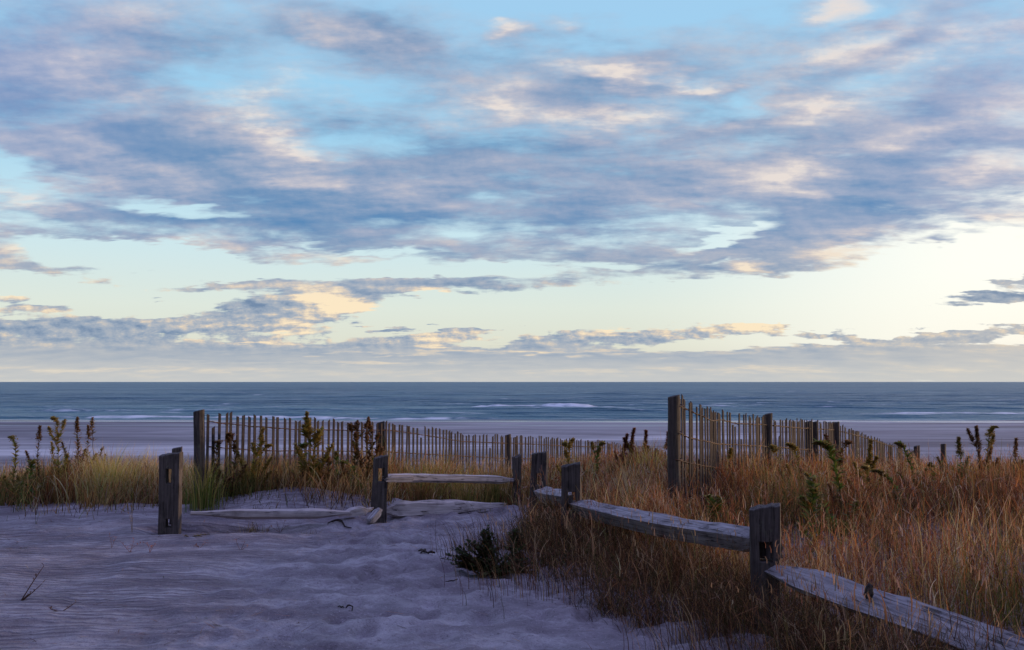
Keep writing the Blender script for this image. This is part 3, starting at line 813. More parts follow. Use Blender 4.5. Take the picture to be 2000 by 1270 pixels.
# wire turns round the tallest post and the twin stake of the doubled post
rings = []
pb = wp(1321, 773, 9.6)
for py in (792, 845, 897):
    z = wp(1319, py, 9.6).z; cx_ = pb.x - math.tan(.035)*(pb.z-z)
    rings.append(([(cx_+.066*math.cos(t), pb.y+.066*math.sin(t), z+.008*math.sin(t*2)) for t in np.linspace(0, 2*math.pi, 16)], .0045, 5))
for ring in rings:
    v, f = tubes([ring])
    o = mesh_np("wire", v, f, M_wire, sf2); o.matrix_parent_inverse = Matrix.Translation(-Vector(sf2.location))
p = wp(1592, 824, 13.9); bs = g(p.x, p.y)
o = mesh_bm("post", round_stake(.034, p.z-bs, 31), M_fpost); o.location = (p.x, p.y, bs); o.parent = sf2
o.matrix_parent_inverse = Matrix.Translation(-Vector(sf2.location))
p = wp(1842, 868, 22.0); bs = g(p.x, p.y)
o = mesh_bm("fence_stake", round_stake(.06, p.z-bs, 33), M_fpost); o.location = (p.x, p.y, bs)
tag(o, "small far stake showing above the grass, right of the lath fence's last post", "post")

# ------------------------------------------------------------------ vegetation
def blades(x, y, z, h, w, az, bend, col, tipcol, segs=5, curl=0., twist=None, th0=None):
    """ribbons: arrays of equal length -> verts, quads, colours"""
    n = len(x); t = np.linspace(0, 1, segs+1)[None, :]
    h, w, az, bend = [np.asarray(q)[:, None] for q in (h, w, az, bend)]
    cz = np.asarray(curl)*np.ones((n, 1)) if np.ndim(curl) == 0 else np.asarray(curl)[:, None]
    th = bend*t**1.4*1.5 + cz*np.maximum(t-.55, 0)**1.5*6          # angle from vertical along the blade
    if th0 is not None: th = th + np.asarray(th0)[:, None]
    ds = h/segs
    r = np.cumsum(np.sin(th)*ds, 1) - np.sin(th)*ds; zz = np.cumsum(np.cos(th)*ds, 1) - np.cos(th)*ds
    wig = np.sin(t*5+az*7)*.02*h
    X_ = x[:, None] + r*np.cos(az) - np.sin(az)*wig; Y_ = y[:, None] + r*np.sin(az) + np.cos(az)*wig; Z_ = z[:, None] + zz
    ww = w*(1-t**1.6*.92)*.5
    wa = (az + math.pi/2) if twist is None else np.asarray(twist)[:, None]
    ox, oy = np.cos(wa)*ww, np.sin(wa)*ww
    A = np.stack([X_-ox, Y_-oy, Z_], -1); B = np.stack([X_+ox, Y_+oy, Z_], -1)
    V_ = np.stack([A, B], 2).reshape(n, -1, 3)
    m = 2*(segs+1)
    f = np.array([[2*i, 2*i+1, 2*i+3, 2*i+2] for i in range(segs)])
    F_ = (f[None] + (np.arange(n)*m)[:, None, None]).reshape(-1, 4)
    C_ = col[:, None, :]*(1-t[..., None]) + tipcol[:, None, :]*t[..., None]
    C_ = np.repeat(C_[:, :, None, :], 2, 2).reshape(-1, 3)
    return V_.reshape(-1, 3), F_, C_
class Batch:
    def __init__(s): s.v = []; s.f = []; s.c = []; s.n = 0
    def add(s, V_, F_, C_):
        s.v.append(V_); s.f.append(np.asarray(F_)+s.n); s.c.append(C_); s.n += len(V_)
    def build(s, name, mat, parent=None, loc=None):
        V_ = np.concatenate(s.v)
        if loc is not None: V_ = V_ - np.array(loc)
        return mesh_np(name, V_, np.concatenate(s.f), mat, parent, np.concatenate(s.c))
def pick(pal, n, jit=.18):
    """pal: (weight, rgb)"""
    w = np.array([p[0] for p in pal], float); w /= w.sum()
    c = np.array([p[1] for p in pal])[rng.choice(len(pal), n, p=w)]
    return np.clip(c*(1+rng.normal(0, jit, (n, 1)))*(1+rng.normal(0, .05, (n, 3))), .004, .9)
RED = [(4, (.44, .165, .055)), (3.5, (.24, .08, .034)), (1.6, (.50, .25, .12)), (5, (.075, .030, .018)), (.8, (.66, .47, .34)), (.9, (.15, .14, .03))]
TAN = [(3, (.58, .38, .15)), (3, (.46, .25, .09)), (2, (.26, .13, .05)), (1.5, (.17, .19, .05)), (1, (.60, .45, .26))]
DARK = [(4, (.075, .036, .017)), (3, (.15, .066, .032)), (2.4, (.075, .068, .02)), (2., (.40, .20, .08)), (.7, (.58, .38, .20))]
STRAW = [(3, (.56, .40, .18)), (2, (.46, .28, .11)), (1.5, (.66, .52, .32)), (2, (.20, .10, .045))]
OLIVEG = [(3, (.15, .16, .035)), (2, (.10, .10, .028)), (2, (.26, .20, .06)), (1.5, (.30, .15, .06))]
GREEN = [(4, (.14, .20, .04)), (3, (.24, .25, .06)), (3, (.46, .36, .12)), (1, (.5, .38, .2))]

def scatter(n, x0, x1, y0, y1, dens):
    x = rng.uniform(x0, x1, n); y = rng.uniform(y0, y1, n)
    k = rng.random(n) < dens(x, y); return x[k], y[k]
def frame(x, y, m=1.8): return (np.abs(x) < y*.5+m)

def field(B, x, y, hmin, hmax, pal, wind=(-2.7, 1.0), bend=(.25, .35), width=(.003, .0055), curl=.0, segs=5, tip=1.25, mixed=True):
    n = len(x); h = rng.uniform(hmin, hmax, n)*(.35+1.3*fbm(x*1.1, y*1.1, 21, 3))
    az = np.where(rng.random(n) < .5, rng.normal(wind[0], wind[1]*.6, n), np.where(rng.random(n) < .5, rng.normal(wind[0]+3.14, .6, n), rng.uniform(0, 6.283, n)))
    e = np.where(x > -.8, x - edge_x(np.clip(y, 4.6, 12.)), 1.); rim = np.clip(1-(e-.1)/.55, 0, 1)
    h = h*(1-.45*rim)
    b_ = np.clip(rng.normal(bend[0], bend[1], n) + rim*rng.uniform(0, .9, n), -.1, 1.4)
    c = pick(pal, n); d = np.maximum(y, 5)
    w = rng.uniform(width[0], width[1], n)*np.clip(d/8, .8, 2.2)
    cu = np.where(rng.random(n) < .35, curl*rng.uniform(.5, 2.2, n), 0)
    tw = rng.uniform(0, 6.283, n)
    if mixed:
        n1 = fbm(x*.8, y*.8, 71, 3)+rng.normal(0, .04, n); c = np.where((n1 > .60)[:, None], pick(STRAW, n), c)
        n2 = fbm(x*1.2+9, y*1.2, 72, 3)+rng.normal(0, .04, n); c = np.where((n2 > .59)[:, None], pick(OLIVEG, n), c)
        big = rng.random(n) < .2; w = np.where(big, w*1.7, w)
    c = c*(.55+.9*fbm(x*.9, y*.9, 91, 3))[:, None]
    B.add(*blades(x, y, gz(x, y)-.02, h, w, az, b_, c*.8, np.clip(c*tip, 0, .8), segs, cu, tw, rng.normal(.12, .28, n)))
def stalks(B, x, y, hmin, hmax, pal, headpal, wind=(-2.7, .7), lean=(.3, .25)):
    """taller seed stalks with a drooping feathery head"""
    n = len(x); h = rng.uniform(hmin, hmax, n); az = rng.normal(wind[0], wind[1], n)
    b_ = np.clip(rng.normal(lean[0], lean[1], n), 0, 1.2); c = pick(pal, n); hc = pick(headpal, n)*.8
    z = gz(x, y)-.02
    w = rng.uniform(.003, .0045, n)*np.clip(y/8, .8, 2.)
    B.add(*blades(x, y, z, h, w, az, b_, c, c, 6, 1.0, rng.uniform(0, 6.283, n)))
    # heads: short ribbons fanned along the last part of the stalk
    for q in range(4):
        t = .76+.06*q
        th = b_*t**1.4*1.5*.75; r = h*t*np.sin(th*.72); zz = h*t*np.cos(th*.72)
        hx = x+r*np.cos(az); hy = y+r*np.sin(az)
        B.add(*blades(hx, hy, z+zz, rng.uniform(.03, .075, n), rng.uniform(.004, .008, n), az+rng.normal(0, 1.4, n), np.clip(b_+.7, 0, 2), hc, np.clip(hc*1.05, 0, .7), 3, 1.5, rng.uniform(0, 6.283, n)))
    # curled dry leaves along the stalk
    for q in range(3):
        t = rng.uniform(.25, .65, n); th = b_*t**1.4*.75; r = h*t*np.sin(th); zz = h*t*np.cos(th)
        B.add(*blades(x+r*np.cos(az), y+r*np.sin(az), z+zz, rng.uniform(.10, .22, n), rng.uniform(.004, .008, n), rng.uniform(0, 6.283, n), rng.uniform(.5, 1.2, n), c, np.clip(c*1.3, 0, .8), 5, 1.2, rng.uniform(0, 6.283, n)))

def tangle(B, x, y, zlo, zhi, pal, ln=(.05, .17), width=(.003, .006), tip=1.3):
    """short curled dead leaves caught at all heights"""
    n = len(x); c = pick(pal, n, .25); az = np.where(rng.random(n) < .5, rng.normal(0, .7, n), rng.normal(3.14, .7, n))
    th0 = rng.uniform(-.2, 2.1, n); be = rng.normal(.3, .7, n)
    zf = (.6+.8*fbm(x*1.1, y*1.1, 21, 3))
    w = rng.uniform(width[0], width[1], n)*np.clip(y/8, .8, 2.2)
    B.add(*blades(x, y, gz(x, y)+rng.uniform(zlo, zhi, n)*zf, rng.uniform(ln[0], ln[1], n), w, az, be, c, np.clip(c*tip, 0, .8), 5, rng.normal(0, 1.2, n), rng.uniform(0, 6.283, n), th0))

def clump(x, y, s, seed, lo, hi): return sstep(fbm(x*s, y*s, seed, 3), lo, hi)
def right_ok(x, y):
    e = x - edge_x(np.clip(y, 4.6, 12.))
    return frame(x, y)*sstep(e+(fbm(x*2, y*2, 6)-.5)*.7, .02, .5)
def rail_side(x, y):                        # >0 beyond the near rail fence, <0 on the path side
    return (x-N_.x)*2.5 + (y-6.0)*.97

# reddish field beyond the rails
B = Batch()
def d1(x, y):
    bare = 1-.85*np.exp(-((x-3.0)/.9)**2-((y-7.4)/.45)**2)
    return right_ok(x, y)*(rail_side(x, y) > .12)*bare*(.10+.90*clump(x, y, 1.7, 22, .36, .60))
x, y = scatter(220000, 0., 11.5, 4.9, 17, lambda x, y: d1(x, y)*.62*(1-.5*sstep(y, 11, 17)))
field(B, x, y, .20, .54, RED, curl=1.6, bend=(.62, .5), width=(.0028, .0055))
x, y = scatter(50000, 0., 14.5, 13, 24, lambda x, y: frame(x, y)*(1-sstep(y, 17, 24)*.6)*(x > edge_x(np.clip(y, 4.6, 12.))+.2))
field(B, x, y, .22, .46, RED, segs=4, bend=(.4, .4), curl=.8)
x, y = scatter(7000, 0., 11.5, 4.9, 15, lambda x, y: d1(x, y)*.6)
stalks(B, x, y, .36, .62, RED, [(3, (.50, .30, .20)), (2, (.36, .16, .09)), (1, (.62, .48, .38))])
x, y = scatter(310000, 0., 11.5, 4.9, 16, lambda x, y: d1(x, y)*.75*(1-.5*sstep(y, 10, 16)))
tangle(B, x, y, .02, .36, RED)
x, y = scatter(60000, 0., 11.5, 4.9, 16, lambda x, y: d1(x, y)*clump(x, y, 2.6, 38, .50, .60)*.8)
field(B, x, y, .26, .62, [(3, (.56, .28, .09)), (2, (.44, .18, .06)), (2, (.64, .42, .18)), (1, (.16, .15, .035))], curl=1.4, bend=(.6, .45), width=(.005, .009), mixed=False)
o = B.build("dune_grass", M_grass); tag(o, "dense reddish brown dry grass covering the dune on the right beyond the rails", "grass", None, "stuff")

# darker tangle between path and rails
B = Batch()
def d2(x, y):
    return (1-.92*np.exp(-((x-1.36-.2*(y-5.7))/.21)**2-((y-5.6)/.48)**2))*right_ok(x, y)*(rail_side(x, y) <= .35)*(y > 4.3)*(.22+.78*clump(x, y, 1.9, 27, .34, .56))
x, y = scatter(170000, -.6, 2.8, 4.3, 11.6, lambda x, y: d2(x, y))
field(B, x, y, .14, .46, DARK, wind=(2.7, .9), bend=(.7, .45), curl=1.2, width=(.003, .006), mixed=False)
x, y = scatter(3200, -.4, 2.8, 4.4, 11.5, lambda x, y: d2(x, y)*.6)
stalks(B, x, y, .38, .70, [(2, (.30, .16, .08)), (2, (.42, .26, .14)), (1, (.2, .15, .05))], [(2, (.50, .32, .18)), (1, (.34, .15, .09))], wind=(2.7, .5), lean=(.5, .2))
x, y = scatter(190000, -.6, 2.8, 4.3, 11.6, lambda x, y: d2(x, y)*.8)
tangle(B, x, y, .0, .30, DARK, (.06, .22))
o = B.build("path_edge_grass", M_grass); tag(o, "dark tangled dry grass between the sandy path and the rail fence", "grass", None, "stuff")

# thin straw and runners lying on the sand at the path edge
B = Batch()
def d3(x, y):
    e = x - edge_x(np.clip(y, 4.6, 12.)); return frame(x, y)*sstep(e, -.75, -.1)*(1-sstep(e, .5, 1.1))*clump(x, y, 1.6, 33, .42, .62)
x, y = scatter(7000, -1.2, 2., 4.9, 9.6, d3)
n = len(x)
c = pick(DARK, n)
B.add(*blades(x, y, gzf(x, y)+.004, rng.uniform(.12, .42, n), rng.uniform(.0025, .005, n), rng.normal(2.9, .7, n), rng.uniform(.85, 1.12, n), c, c*1.2, 6, .15, rng.uniform(0, 6.283, n)))
x, y = scatter(6000, -5, 1.5, 5.0, 12, lambda x, y: frame(x, y)*(.12+.88*clump(x, y, 1.1, 63, .5, .66)))
n = len(x); c = pick(DARK+RED, n)
B.add(*blades(x, y, gzf(x, y)+.004, rng.uniform(.02, .15, n), rng.uniform(.0025, .006, n), rng.uniform(0, 6.283, n), rng.uniform(.0, .15, n), c, c*1.2, 4, .15, rng.uniform(0, 6.283, n), rng.uniform(1.35, 1.6, n)))
o = B.build("straw_litter", M_grass); tag(o, "thin dark straw strewn over the sand along the edge of the path", "straw", None, "stuff")

# left dune
B = Batch()
def dl(x, y):
    return frame(x, y)*zones(x, y)*(x < .35)*(.3+.7*clump(x, y, 1.2, 44, .36, .6))
x, y = scatter(80000, -10.5, .35, 11.0, 16, lambda x, y: dl(x, y)*np.where(x < -2.9, .85, .75))
field(B, x, y, .18, .50, TAN, wind=(.4, 1.2), curl=1., bend=(.55,.45))
x, y = scatter(40000, -11, .6, 11.7, 17, lambda x, y: dl(x, y)*.8)
field(B, x, y, .14, .40, RED, curl=.8, bend=(.4,.4))
x, y = scatter(14000, -13, .8, 15, 24, lambda x, y: frame(x, y)*(x < y*.05)*(1-.7*sstep(y, 18, 24)))
field(B, x, y, .12, .26, RED, segs=4)
x, y = scatter(26000, -3.3, .5, 11.9, 15., lambda x, y: frame(x, y)*(.15+.85*clump(x, y, 1.7, 57, .38, .58)))
field(B, x, y, .30, .66, TAN+OLIVEG+RED, wind=(.4, 1.2), curl=1., bend=(.45, .4), width=(.004, .0075), mixed=False)
x, y = scatter(9000, -8, -3.3, 12.0, 14.5, lambda x, y: frame(x, y)*clump(x, y, 1.5, 58, .42, .58))
field(B, x, y, .28, .56, TAN+RED, wind=(.4, 1.2), curl=1., bend=(.5, .4), width=(.004, .0075))
x, y = scatter(3500, -8, .3, 11.4, 14.5, lambda x, y: dl(x, y)*.6)
stalks(B, x, y, .30, .55, TAN, [(2, (.55, .42, .26)), (1, (.45, .28, .16))], wind=(1.2, 1.), lean=(.2, .15))
x, y = scatter(68000, -10.5, .6, 11.2, 16, lambda x, y: dl(x, y)*.8)
tangle(B, x, y, .0, .26, RED+TAN)
x, y = scatter(7000, -3.2, -1.3, 10.7, 12.1, lambda x, y: (.25+.75*clump(x, y, 3., 47, .42, .6))*sstep(y, 10.6, 11.7))
field(B, x, y, .10, .42, TAN+DARK, wind=(.4, 1.), curl=.8, bend=(.5, .4))
x, y = scatter(700, -2.95, -1.75, 10.0, 10.25, lambda x, y: clump(x, y, 4., 49, .4, .6))
field(B, x, y, .06, .16, DARK, wind=(.4, 1.), curl=.8, bend=(.8, .4))
x, y = scatter(6000, -7, -1.2, 10.4, 12.6, lambda x, y: frame(x, y)*clump(x, y, 1.6, 48, .52, .62)*sstep(y, 10.4, 11.8))
field(B, x, y, .08, .30, TAN+DARK, wind=(.4, 1.), curl=.8, bend=(.7, .4))
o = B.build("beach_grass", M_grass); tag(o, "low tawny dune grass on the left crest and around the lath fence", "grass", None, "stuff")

# dim reddish growth on the slope down to the beach
B = Batch()
x, y = scatter(9000, -26, 26, 24, 46, lambda x, y: frame(x, y, 1)*clump(x, y, .12, 55, .38, .6)*(1-sstep(y, 30, 46))*np.where(x < -4, 1, .35))
n = len(x); c = pick(RED, n)*np.array([1., .85, .85])
B.add(*blades(x, y, gz(x, y)-.02, rng.uniform(.2, .45, n), rng.uniform(.015, .03, n), rng.uniform(0, 6.283, n), rng.uniform(.1, .7, n), c, c*1.1, 3, 0., rng.uniform(0, 6.283, n)))
o = B.build("slope_grass", M_grass); tag(o, "low rust coloured growth on the slope between dune and beach", "grass", None, "stuff")

# --- single tussocks
def tussock(px, py, Yd, h, n, spread, pal, label, cat="grass tuft", wind=0., zb=None, name="grass_tussock"):
    x, y = (wp(px, py, Yd).x, Yd); z = g(x, y)
    B = Batch()
    r = np.abs(rng.normal(0, spread*.28, n)); a = rng.uniform(0, 6.283, n)
    bx, by = x+r*np.cos(a), y+r*np.sin(a)
    hh = h*rng.uniform(.5, 1.1, n); c = pick(pal, n)
    az = np.where(rng.random(n) < .6, np.where(np.cos(a) > 0, rng.normal(0, .5, n), rng.normal(3.14, .5, n)), a)
    be = np.clip(np.abs(rng.normal(.30, .30, n)) + r/spread*.5, 0, 1.3)
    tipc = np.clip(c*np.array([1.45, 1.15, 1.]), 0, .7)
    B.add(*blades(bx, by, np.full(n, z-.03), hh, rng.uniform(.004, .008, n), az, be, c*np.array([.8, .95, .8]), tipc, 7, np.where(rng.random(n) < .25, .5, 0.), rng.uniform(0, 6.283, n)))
    root = empty(name, (x, y, z)); tag(root, label, cat, "grass tussocks on the dune")
    B.build("blades", M_grass, root, (x, y, z))
    # a few dead bent leaves round the foot
    B = Batch(); m = max(10, n//7); a = rng.uniform(0, 6.283, m); r = rng.uniform(0, spread*.4, m)
    c = pick(DARK, m)*1.5
    B.add(*blades(x+r*np.cos(a), y+r*np.sin(a), np.full(m, z-.01), rng.uniform(.2, .6, m)*h, rng.uniform(.004, .008, m), a, rng.uniform(.6, 1.3, m), c, c*1.3, 6, .4, rng.uniform(0, 6.283, m)))
    B.build("dead_leaves", M_grass, root, (x, y, z))
GOLD = [(3, (.62, .46, .15)), (3, (.44, .36, .10)), (2, (.20, .26, .06)), (2, (.66, .53, .28))]
OLIVE = [(3, (.15, .16, .04)), (3, (.26, .21, .06)), (2, (.40, .27, .10)), (1, (.10, .12, .03))]
PALE = [(4, (.62, .48, .32)), (2, (.45, .31, .17)), (1, (.34, .26, .09))]
tussock(212, 968, 12.1, .74, 420, .75, GOLD, "largest golden green grass tussock, left of the broad slotted post")
tussock(285, 962, 12.2, .52, 240, .6, OLIVE, "dark olive grass tussock right up against the left of the broad slotted post")
tussock(135, 965, 12.3, .45, 200, .6, [(3, (.40, .20, .08)), (2, (.25, .13, .05)), (1, (.3, .25, .08))], "rusty brown grass tussock to the left of the largest golden green one")
tussock(172, 1000, 11.6, .28, 70, .22, [(2, (.42, .22, .08)), (2, (.30, .20, .06))], "small orange brown tuft at the sand's edge before the largest tussock")
tussock(398, 968, 11.0, .62, 210, .42, GREEN, "green tinged grass tussock just right of the broad slotted post")
tussock(484, 968, 11.5, .55, 160, .45, GREEN, "yellow green fan of grass before the lath fence's first slats")
tussock(560, 962, 11.9, .50, 150, .5, GOLD, "tan grass tussock between the fan of grass and the tallest weed")
tussock(822, 945, 12.2, .62, 300, .6, GREEN, "green and gold tussock rising behind the left of the worn upper rail")
tussock(885, 945, 12.4, .50, 220, .6, GOLD, "golden tussock behind the middle of the worn upper rail")
tussock(968, 960, 11.95, .50, 260, .6, OLIVE, "dark green tussock flopping over the right of the worn upper rail")
tussock(905, 985, 11.5, .34, 240, .6, OLIVE, "drooping olive tuft under the worn upper rail")
tussock(822, 985, 11.4, .30, 200, .6, [(3, (.22, .11, .05)), (2, (.14, .10, .03))], "brown tuft under the left of the worn upper rail")
tussock(1238, 985, 9.8, .60, 230, .5, PALE, "tall pale straw tussock between the near rail fence and the tallest post")
tussock(1275, 935, 12.2, .66, 260, .6, GOLD, "golden tussock on the crest left of the tallest post")
tussock(1135, 930, 12.6, .50, 200, .7, GOLD, "yellowish tussock on the crest behind the middle slotted post")
tussock(1200, 1085, 7.9, .40, 150, .5, DARK, "dark grassy tuft under the long near rail")

# --- goldenrod and other stalked plants
def weed(px, py, Yd, top, label, kind='green', arch=0., lean=0., leaf=.075, dens=1., head=.18, name="goldenrod_plant", branches=0, bare=.12, bushy=2):
    """one stalk with whorled leaves and a seed plume. (px, py) base pixel at depth Yd, top = photo pixel of its tip"""
    b = wp(px, py, Yd); x, y = b.x, Yd; z = g(x, y)-.02
    t_ = wp(top[0], top[1], Yd); h = max(.15, t_.z-z); dxx = t_.x-x
    pts = []; m = 14; wob = random.uniform(-.05, .05); ph = random.uniform(0, 6)
    for i in range(m+1):
        u = i/m
        sx_ = dxx*u**1.6 + arch*math.sin(math.pi*u)*.5*h
        sz_ = h*(u if arch == 0 else math.sin(u*math.pi/2*1.06)/math.sin(math.pi/2*1.06))
        sx_ += wob*math.sin(u*5+ph)*u
        pts.append(Vector((x+sx_+random.gauss(0, .003), y+lean*h*u*u+random.gauss(0, .003), z+sz_)))
    stems = [pts]
    for q in range(branches):
        k0 = random.randint(int(m*.45), int(m*.75)); a = random.uniform(0, 6.283); L = h*random.uniform(.18, .34)
        if math.cos(a)*(-1)**q < 0: a = math.pi-a
        p = pts[k0]; br = [p+Vector((math.cos(a)*L*.55*u**.8, math.sin(a)*L*.4*u, L*(u*.75+.15*u*u))) for u in np.linspace(0, 1, 7)]
        stems.append(br)
    for q in range(bushy):                 # shorter shoots from the same root
        a = random.uniform(0, 6.283); L = h*random.uniform(.40, .72); s0 = random.uniform(.10, .24)*(-1)**q
        stems.append([Vector((x+s0*u**1.3, y+.12*math.sin(a)*u, z+L*u)) for u in np.linspace(0, 1, 8)])
    colS = {'green': (.10, .075, .03), 'brown': (.075, .04, .022), 'ripe': (.17, .12, .04), 'red': (.16, .06, .035)}[kind]
    pal = {'green': [(4, (.10, .16, .03)), (3, (.18, .22, .045)), (1.5, (.32, .27, .07)), (.6, (.2, .10, .035))],
           'brown': [(4, (.18, .095, .04)), (3, (.28, .165, .06)), (1.5, (.13, .14, .035)), (1, (.40, .25, .11))],
           'ripe': [(3, (.36, .28, .06)), (3, (.22, .23, .05)), (2, (.44, .28, .09))],
           'red': [(3, (.30, .11, .055)), (2, (.2, .08, .04)), (1, (.4, .2, .09))]}[kind]
    hpal = {'green': [(2, (.34, .25, .08)), (2, (.25, .18, .06)), (1, (.48, .37, .22))], 'brown': [(3, (.24, .13, .06)), (2, (.36, .22, .11)), (1, (.16, .08, .04))],
            'ripe': [(3, (.46, .34, .11)), (2, (.34, .25, .07))], 'red': [(3, (.28, .11, .055)), (1, (.4, .2, .1))]}[kind]
    root = empty(name, (x, y, z)); tag(root, label, "plant", "goldenrod and weeds growing on the dune")
    lst = [(s, [max(.0022, .0065*(1-.75*i/(len(s)-1)))*(1 if j == 0 else .6) for i in range(len(s))], 5) for j, s in enumerate(stems)]
    v, f = tubes(lst); v = v-np.array((x, y, z))
    mesh_np("stem", v, f, M_stem, root, np.tile(np.array(colS), (len(v), 1)))
    BL = Batch()
    for j, s in enumerate(stems):
        BH = Batch()
        S_ = np.array(s); L = np.linalg.norm(np.diff(S_, axis=0), axis=1).sum()
        n = int((150 if j == 0 else 80)*dens*max(L, .25)/.8)
        u = rng.uniform(bare if j == 0 else .1, 1-.3*head, n); k = u*(len(s)-1); i0 = np.clip(k.astype(int), 0, len(s)-2)
        keep = vnoise(u*9+j*5, u*0+px*.37, 13) > rng.uniform(0, .58, n); u, k, i0 = u[keep], k[keep], i0[keep]; n = len(u)
        P_ = S_[i0] + (S_[i0+1]-S_[i0])*(k-i0)[:, None]
        az = rng.uniform(0, 6.283, n); ln = leaf*1.25*rng.uniform(.6, 1.25, n)*(1.2-.5*u)
        c = pick(pal, n)
        up = rng.uniform(.55, 1.15, n)
        V_, F_, C_ = lance(P_, az, ln, ln*rng.uniform(.10, .17, n), up, c)
        BL.add(V_, F_, C_)
        nh = int((260 if j == 0 else 130)*dens*max(head, .05)/.18)
        u = 1-head*rng.random(nh)**1.3*(1 if j == 0 else 2); k = u*(len(s)-1); i0 = np.clip(k.astype(int), 0, len(s)-2)
        P_ = S_[i0] + (S_[i0+1]-S_[i0])*(k-i0)[:, None]
        wid = .032*np.clip((1-u)/head, .15, 1)*(.6 if j else 1); P_ = P_ + rng.normal(0, 1, (nh, 3))*wid[:, None]*np.array([.6, .6, .45])
        V_, F_, C_ = lance(P_, rng.uniform(0, 6.283, nh), rng.uniform(.018, .042, nh), rng.uniform(.008, .014, nh), rng.uniform(.2, 1.6, nh), pick(hpal, nh))
        BH.add(V_, F_, C_)
        BH.build("seed_head", M_leaf, root, (x, y, z))
    BL.build("leaves", M_leaf, root, (x, y, z))
def lance(P_, az, ln, wd, up, c):
    """pointed leaves, folded on the midrib and drooping: 2 quads a side"""
    n = len(P_); d = np.stack([np.cos(az), np.sin(az), 0*az], -1); s = np.stack([-np.sin(az), np.cos(az), 0*az], -1); Zv = np.array([0, 0, 1.])
    ln = ln[:, None]; wd = wd[:, None]; up = up[:, None]
    def pt(t, o): return P_ + d*ln*t*np.cos(np.minimum(up, 1.5)*.8) + Zv*ln*(t*np.sin(up*.8)-.22*t*t) + s*wd*o + Zv*(wd*.35*abs(o))
    vs = [pt(0, 0), pt(.45, -1), pt(.5, 0), pt(.45, 1), pt(1, 0)]
    V_ = np.stack(vs, 1).reshape(-1, 3)
    f = np.array([[0, 1, 4, 2], [0, 2, 4, 3]]); F_ = (f[None]+(np.arange(n)*5)[:, None, None]).reshape(-1, 4)
    return V_, F_, np.repeat(c, 5, 0)

weed(22, 985, 12.2, (18, 856), "drooping green weed at the far left of the left dune crest", 'ripe', .10)
weed(78, 985, 12.6, (72, 834), "dark stalked weed second from the left on the left crest", 'brown', 0, leaf=.06)
weed(112, 975, 12.4, (102, 819), "tallest bushy weed of the left crest with a tufted top", 'ripe', .03, branches=2)
weed(150, 972, 12.8, (154, 818), "upright weed right of the tallest one on the left crest", 'brown', 0, branches=1)
weed(172, 960, 13.0, (166, 833), "short side weed close to the thin bare stalk on the left crest", 'brown', 0, dens=.6)
weed(184, 965, 13.2, (181, 817), "thin bare stalk with a small dark top, rightmost on the left crest", 'brown', 0, dens=.35, head=.14, bare=.7)
weed(50, 990, 11.9, (62, 905), "low leafy green weed under the left crest stalks", 'green', .1, leaf=.09)
weed(452, 972, 11.4, (446, 850), "leaning brown weed before the first slats of the lath fence", 'brown', .12, .0, branches=2, leaf=.08)
weed(425, 975, 11.3, (424, 866), "short brown weed beside the first post of the lath fence", 'brown', -.05, leaf=.08)
weed(492, 975, 11.5, (514, 838), "yellowish weed leaning right in front of the lath fence", 'ripe', .0, 0, branches=2, leaf=.08)
weed(500, 965, 11.6, (535, 872), "low side shoot of weed right of the yellowish leaning weed", 'ripe', -.1, 0, leaf=.07)
weed(610, 985, 11.5, (606, 807), "tallest weed before the lath fence with a shaggy golden top", 'ripe', 0, 0, leaf=.105, dens=1.7, head=.28, branches=3)
weed(590, 975, 11.6, (588, 872), "dark green leafy weed at the foot of the tallest weed", 'green', .05, 0, leaf=.10, dens=1.4, head=.1)
weed(636, 978, 11.5, (640, 890), "dense dark weed just right of the tallest weed's foot", 'brown', .0, 0, leaf=.09, dens=1.5)
weed(662, 975, 11.7, (655, 885), "bright green leafy weed low before the lath fence", 'green', .0, 0, leaf=.10, dens=1.2, head=.08)
weed(690, 975, 11.9, (688, 835), "forked brown weed left of the lath fence's second post", 'brown', .06, 0, leaf=.075, branches=4, dens=1.2)
weed(722, 970, 12.0, (716, 818), "rust brown weed with a spiky tip nearest the lath fence's second post", 'brown', .0, 0, leaf=.08, branches=4, dens=1.3)
weed(705, 980, 11.6, (672, 905), "leafy dark weed sprawling left of the low fence's first post", 'green', -.1, 0, leaf=.09, dens=1.3, head=.08)
weed(1125, 930, 11.8, (1100, 868), "arched olive weed behind the middle slotted post", 'ripe', -.1, 0, branches=3, leaf=.07)
weed(1165, 925, 12.2, (1172, 868), "small green weed on the crest right of the middle slotted post", 'green', .05, 0, branches=2, leaf=.07)
weed(1220, 915, 12.8, (1219, 850), "small rusty spike, leftmost of the rusty weeds on the crest", 'red', .0, 0, head=.4, leaf=.05)
weed(1240, 915, 12.8, (1238, 838), "tallest rusty spike on the crest left of the tallest post", 'red', .0, 0, head=.5, leaf=.05, branches=2, dens=1.4)
weed(1262, 915, 12.9, (1261, 842), "rusty spike between the tallest rusty spike and the tallest post", 'red', .0, 0, head=.45, leaf=.05, branches=1, dens=1.2)
weed(1298, 915, 12.9, (1300, 845), "thin rusty spike touching the tallest post's left side", 'red', .0, 0, head=.3, leaf=.05, dens=.6)
weed(1400, 930, 11.0, (1394, 862), "small brown weed before the middle of the right lath fence", 'brown', .0, 0, leaf=.06)
weed(1425, 950, 10.6, (1428, 878), "olive weed in front of the right lath fence's slats", 'ripe', .0, 0, leaf=.07)
weed(1535, 960, 10.2, (1506, 874), "arching weed right beside the second post of the right lath fence", 'ripe', -.02, 0, leaf=.07, head=.3)
weed(1568, 950, 10.8, (1538, 870), "arching weed left of the doubled post of the right lath fence", 'ripe', -.02, 0, leaf=.06, head=.3)
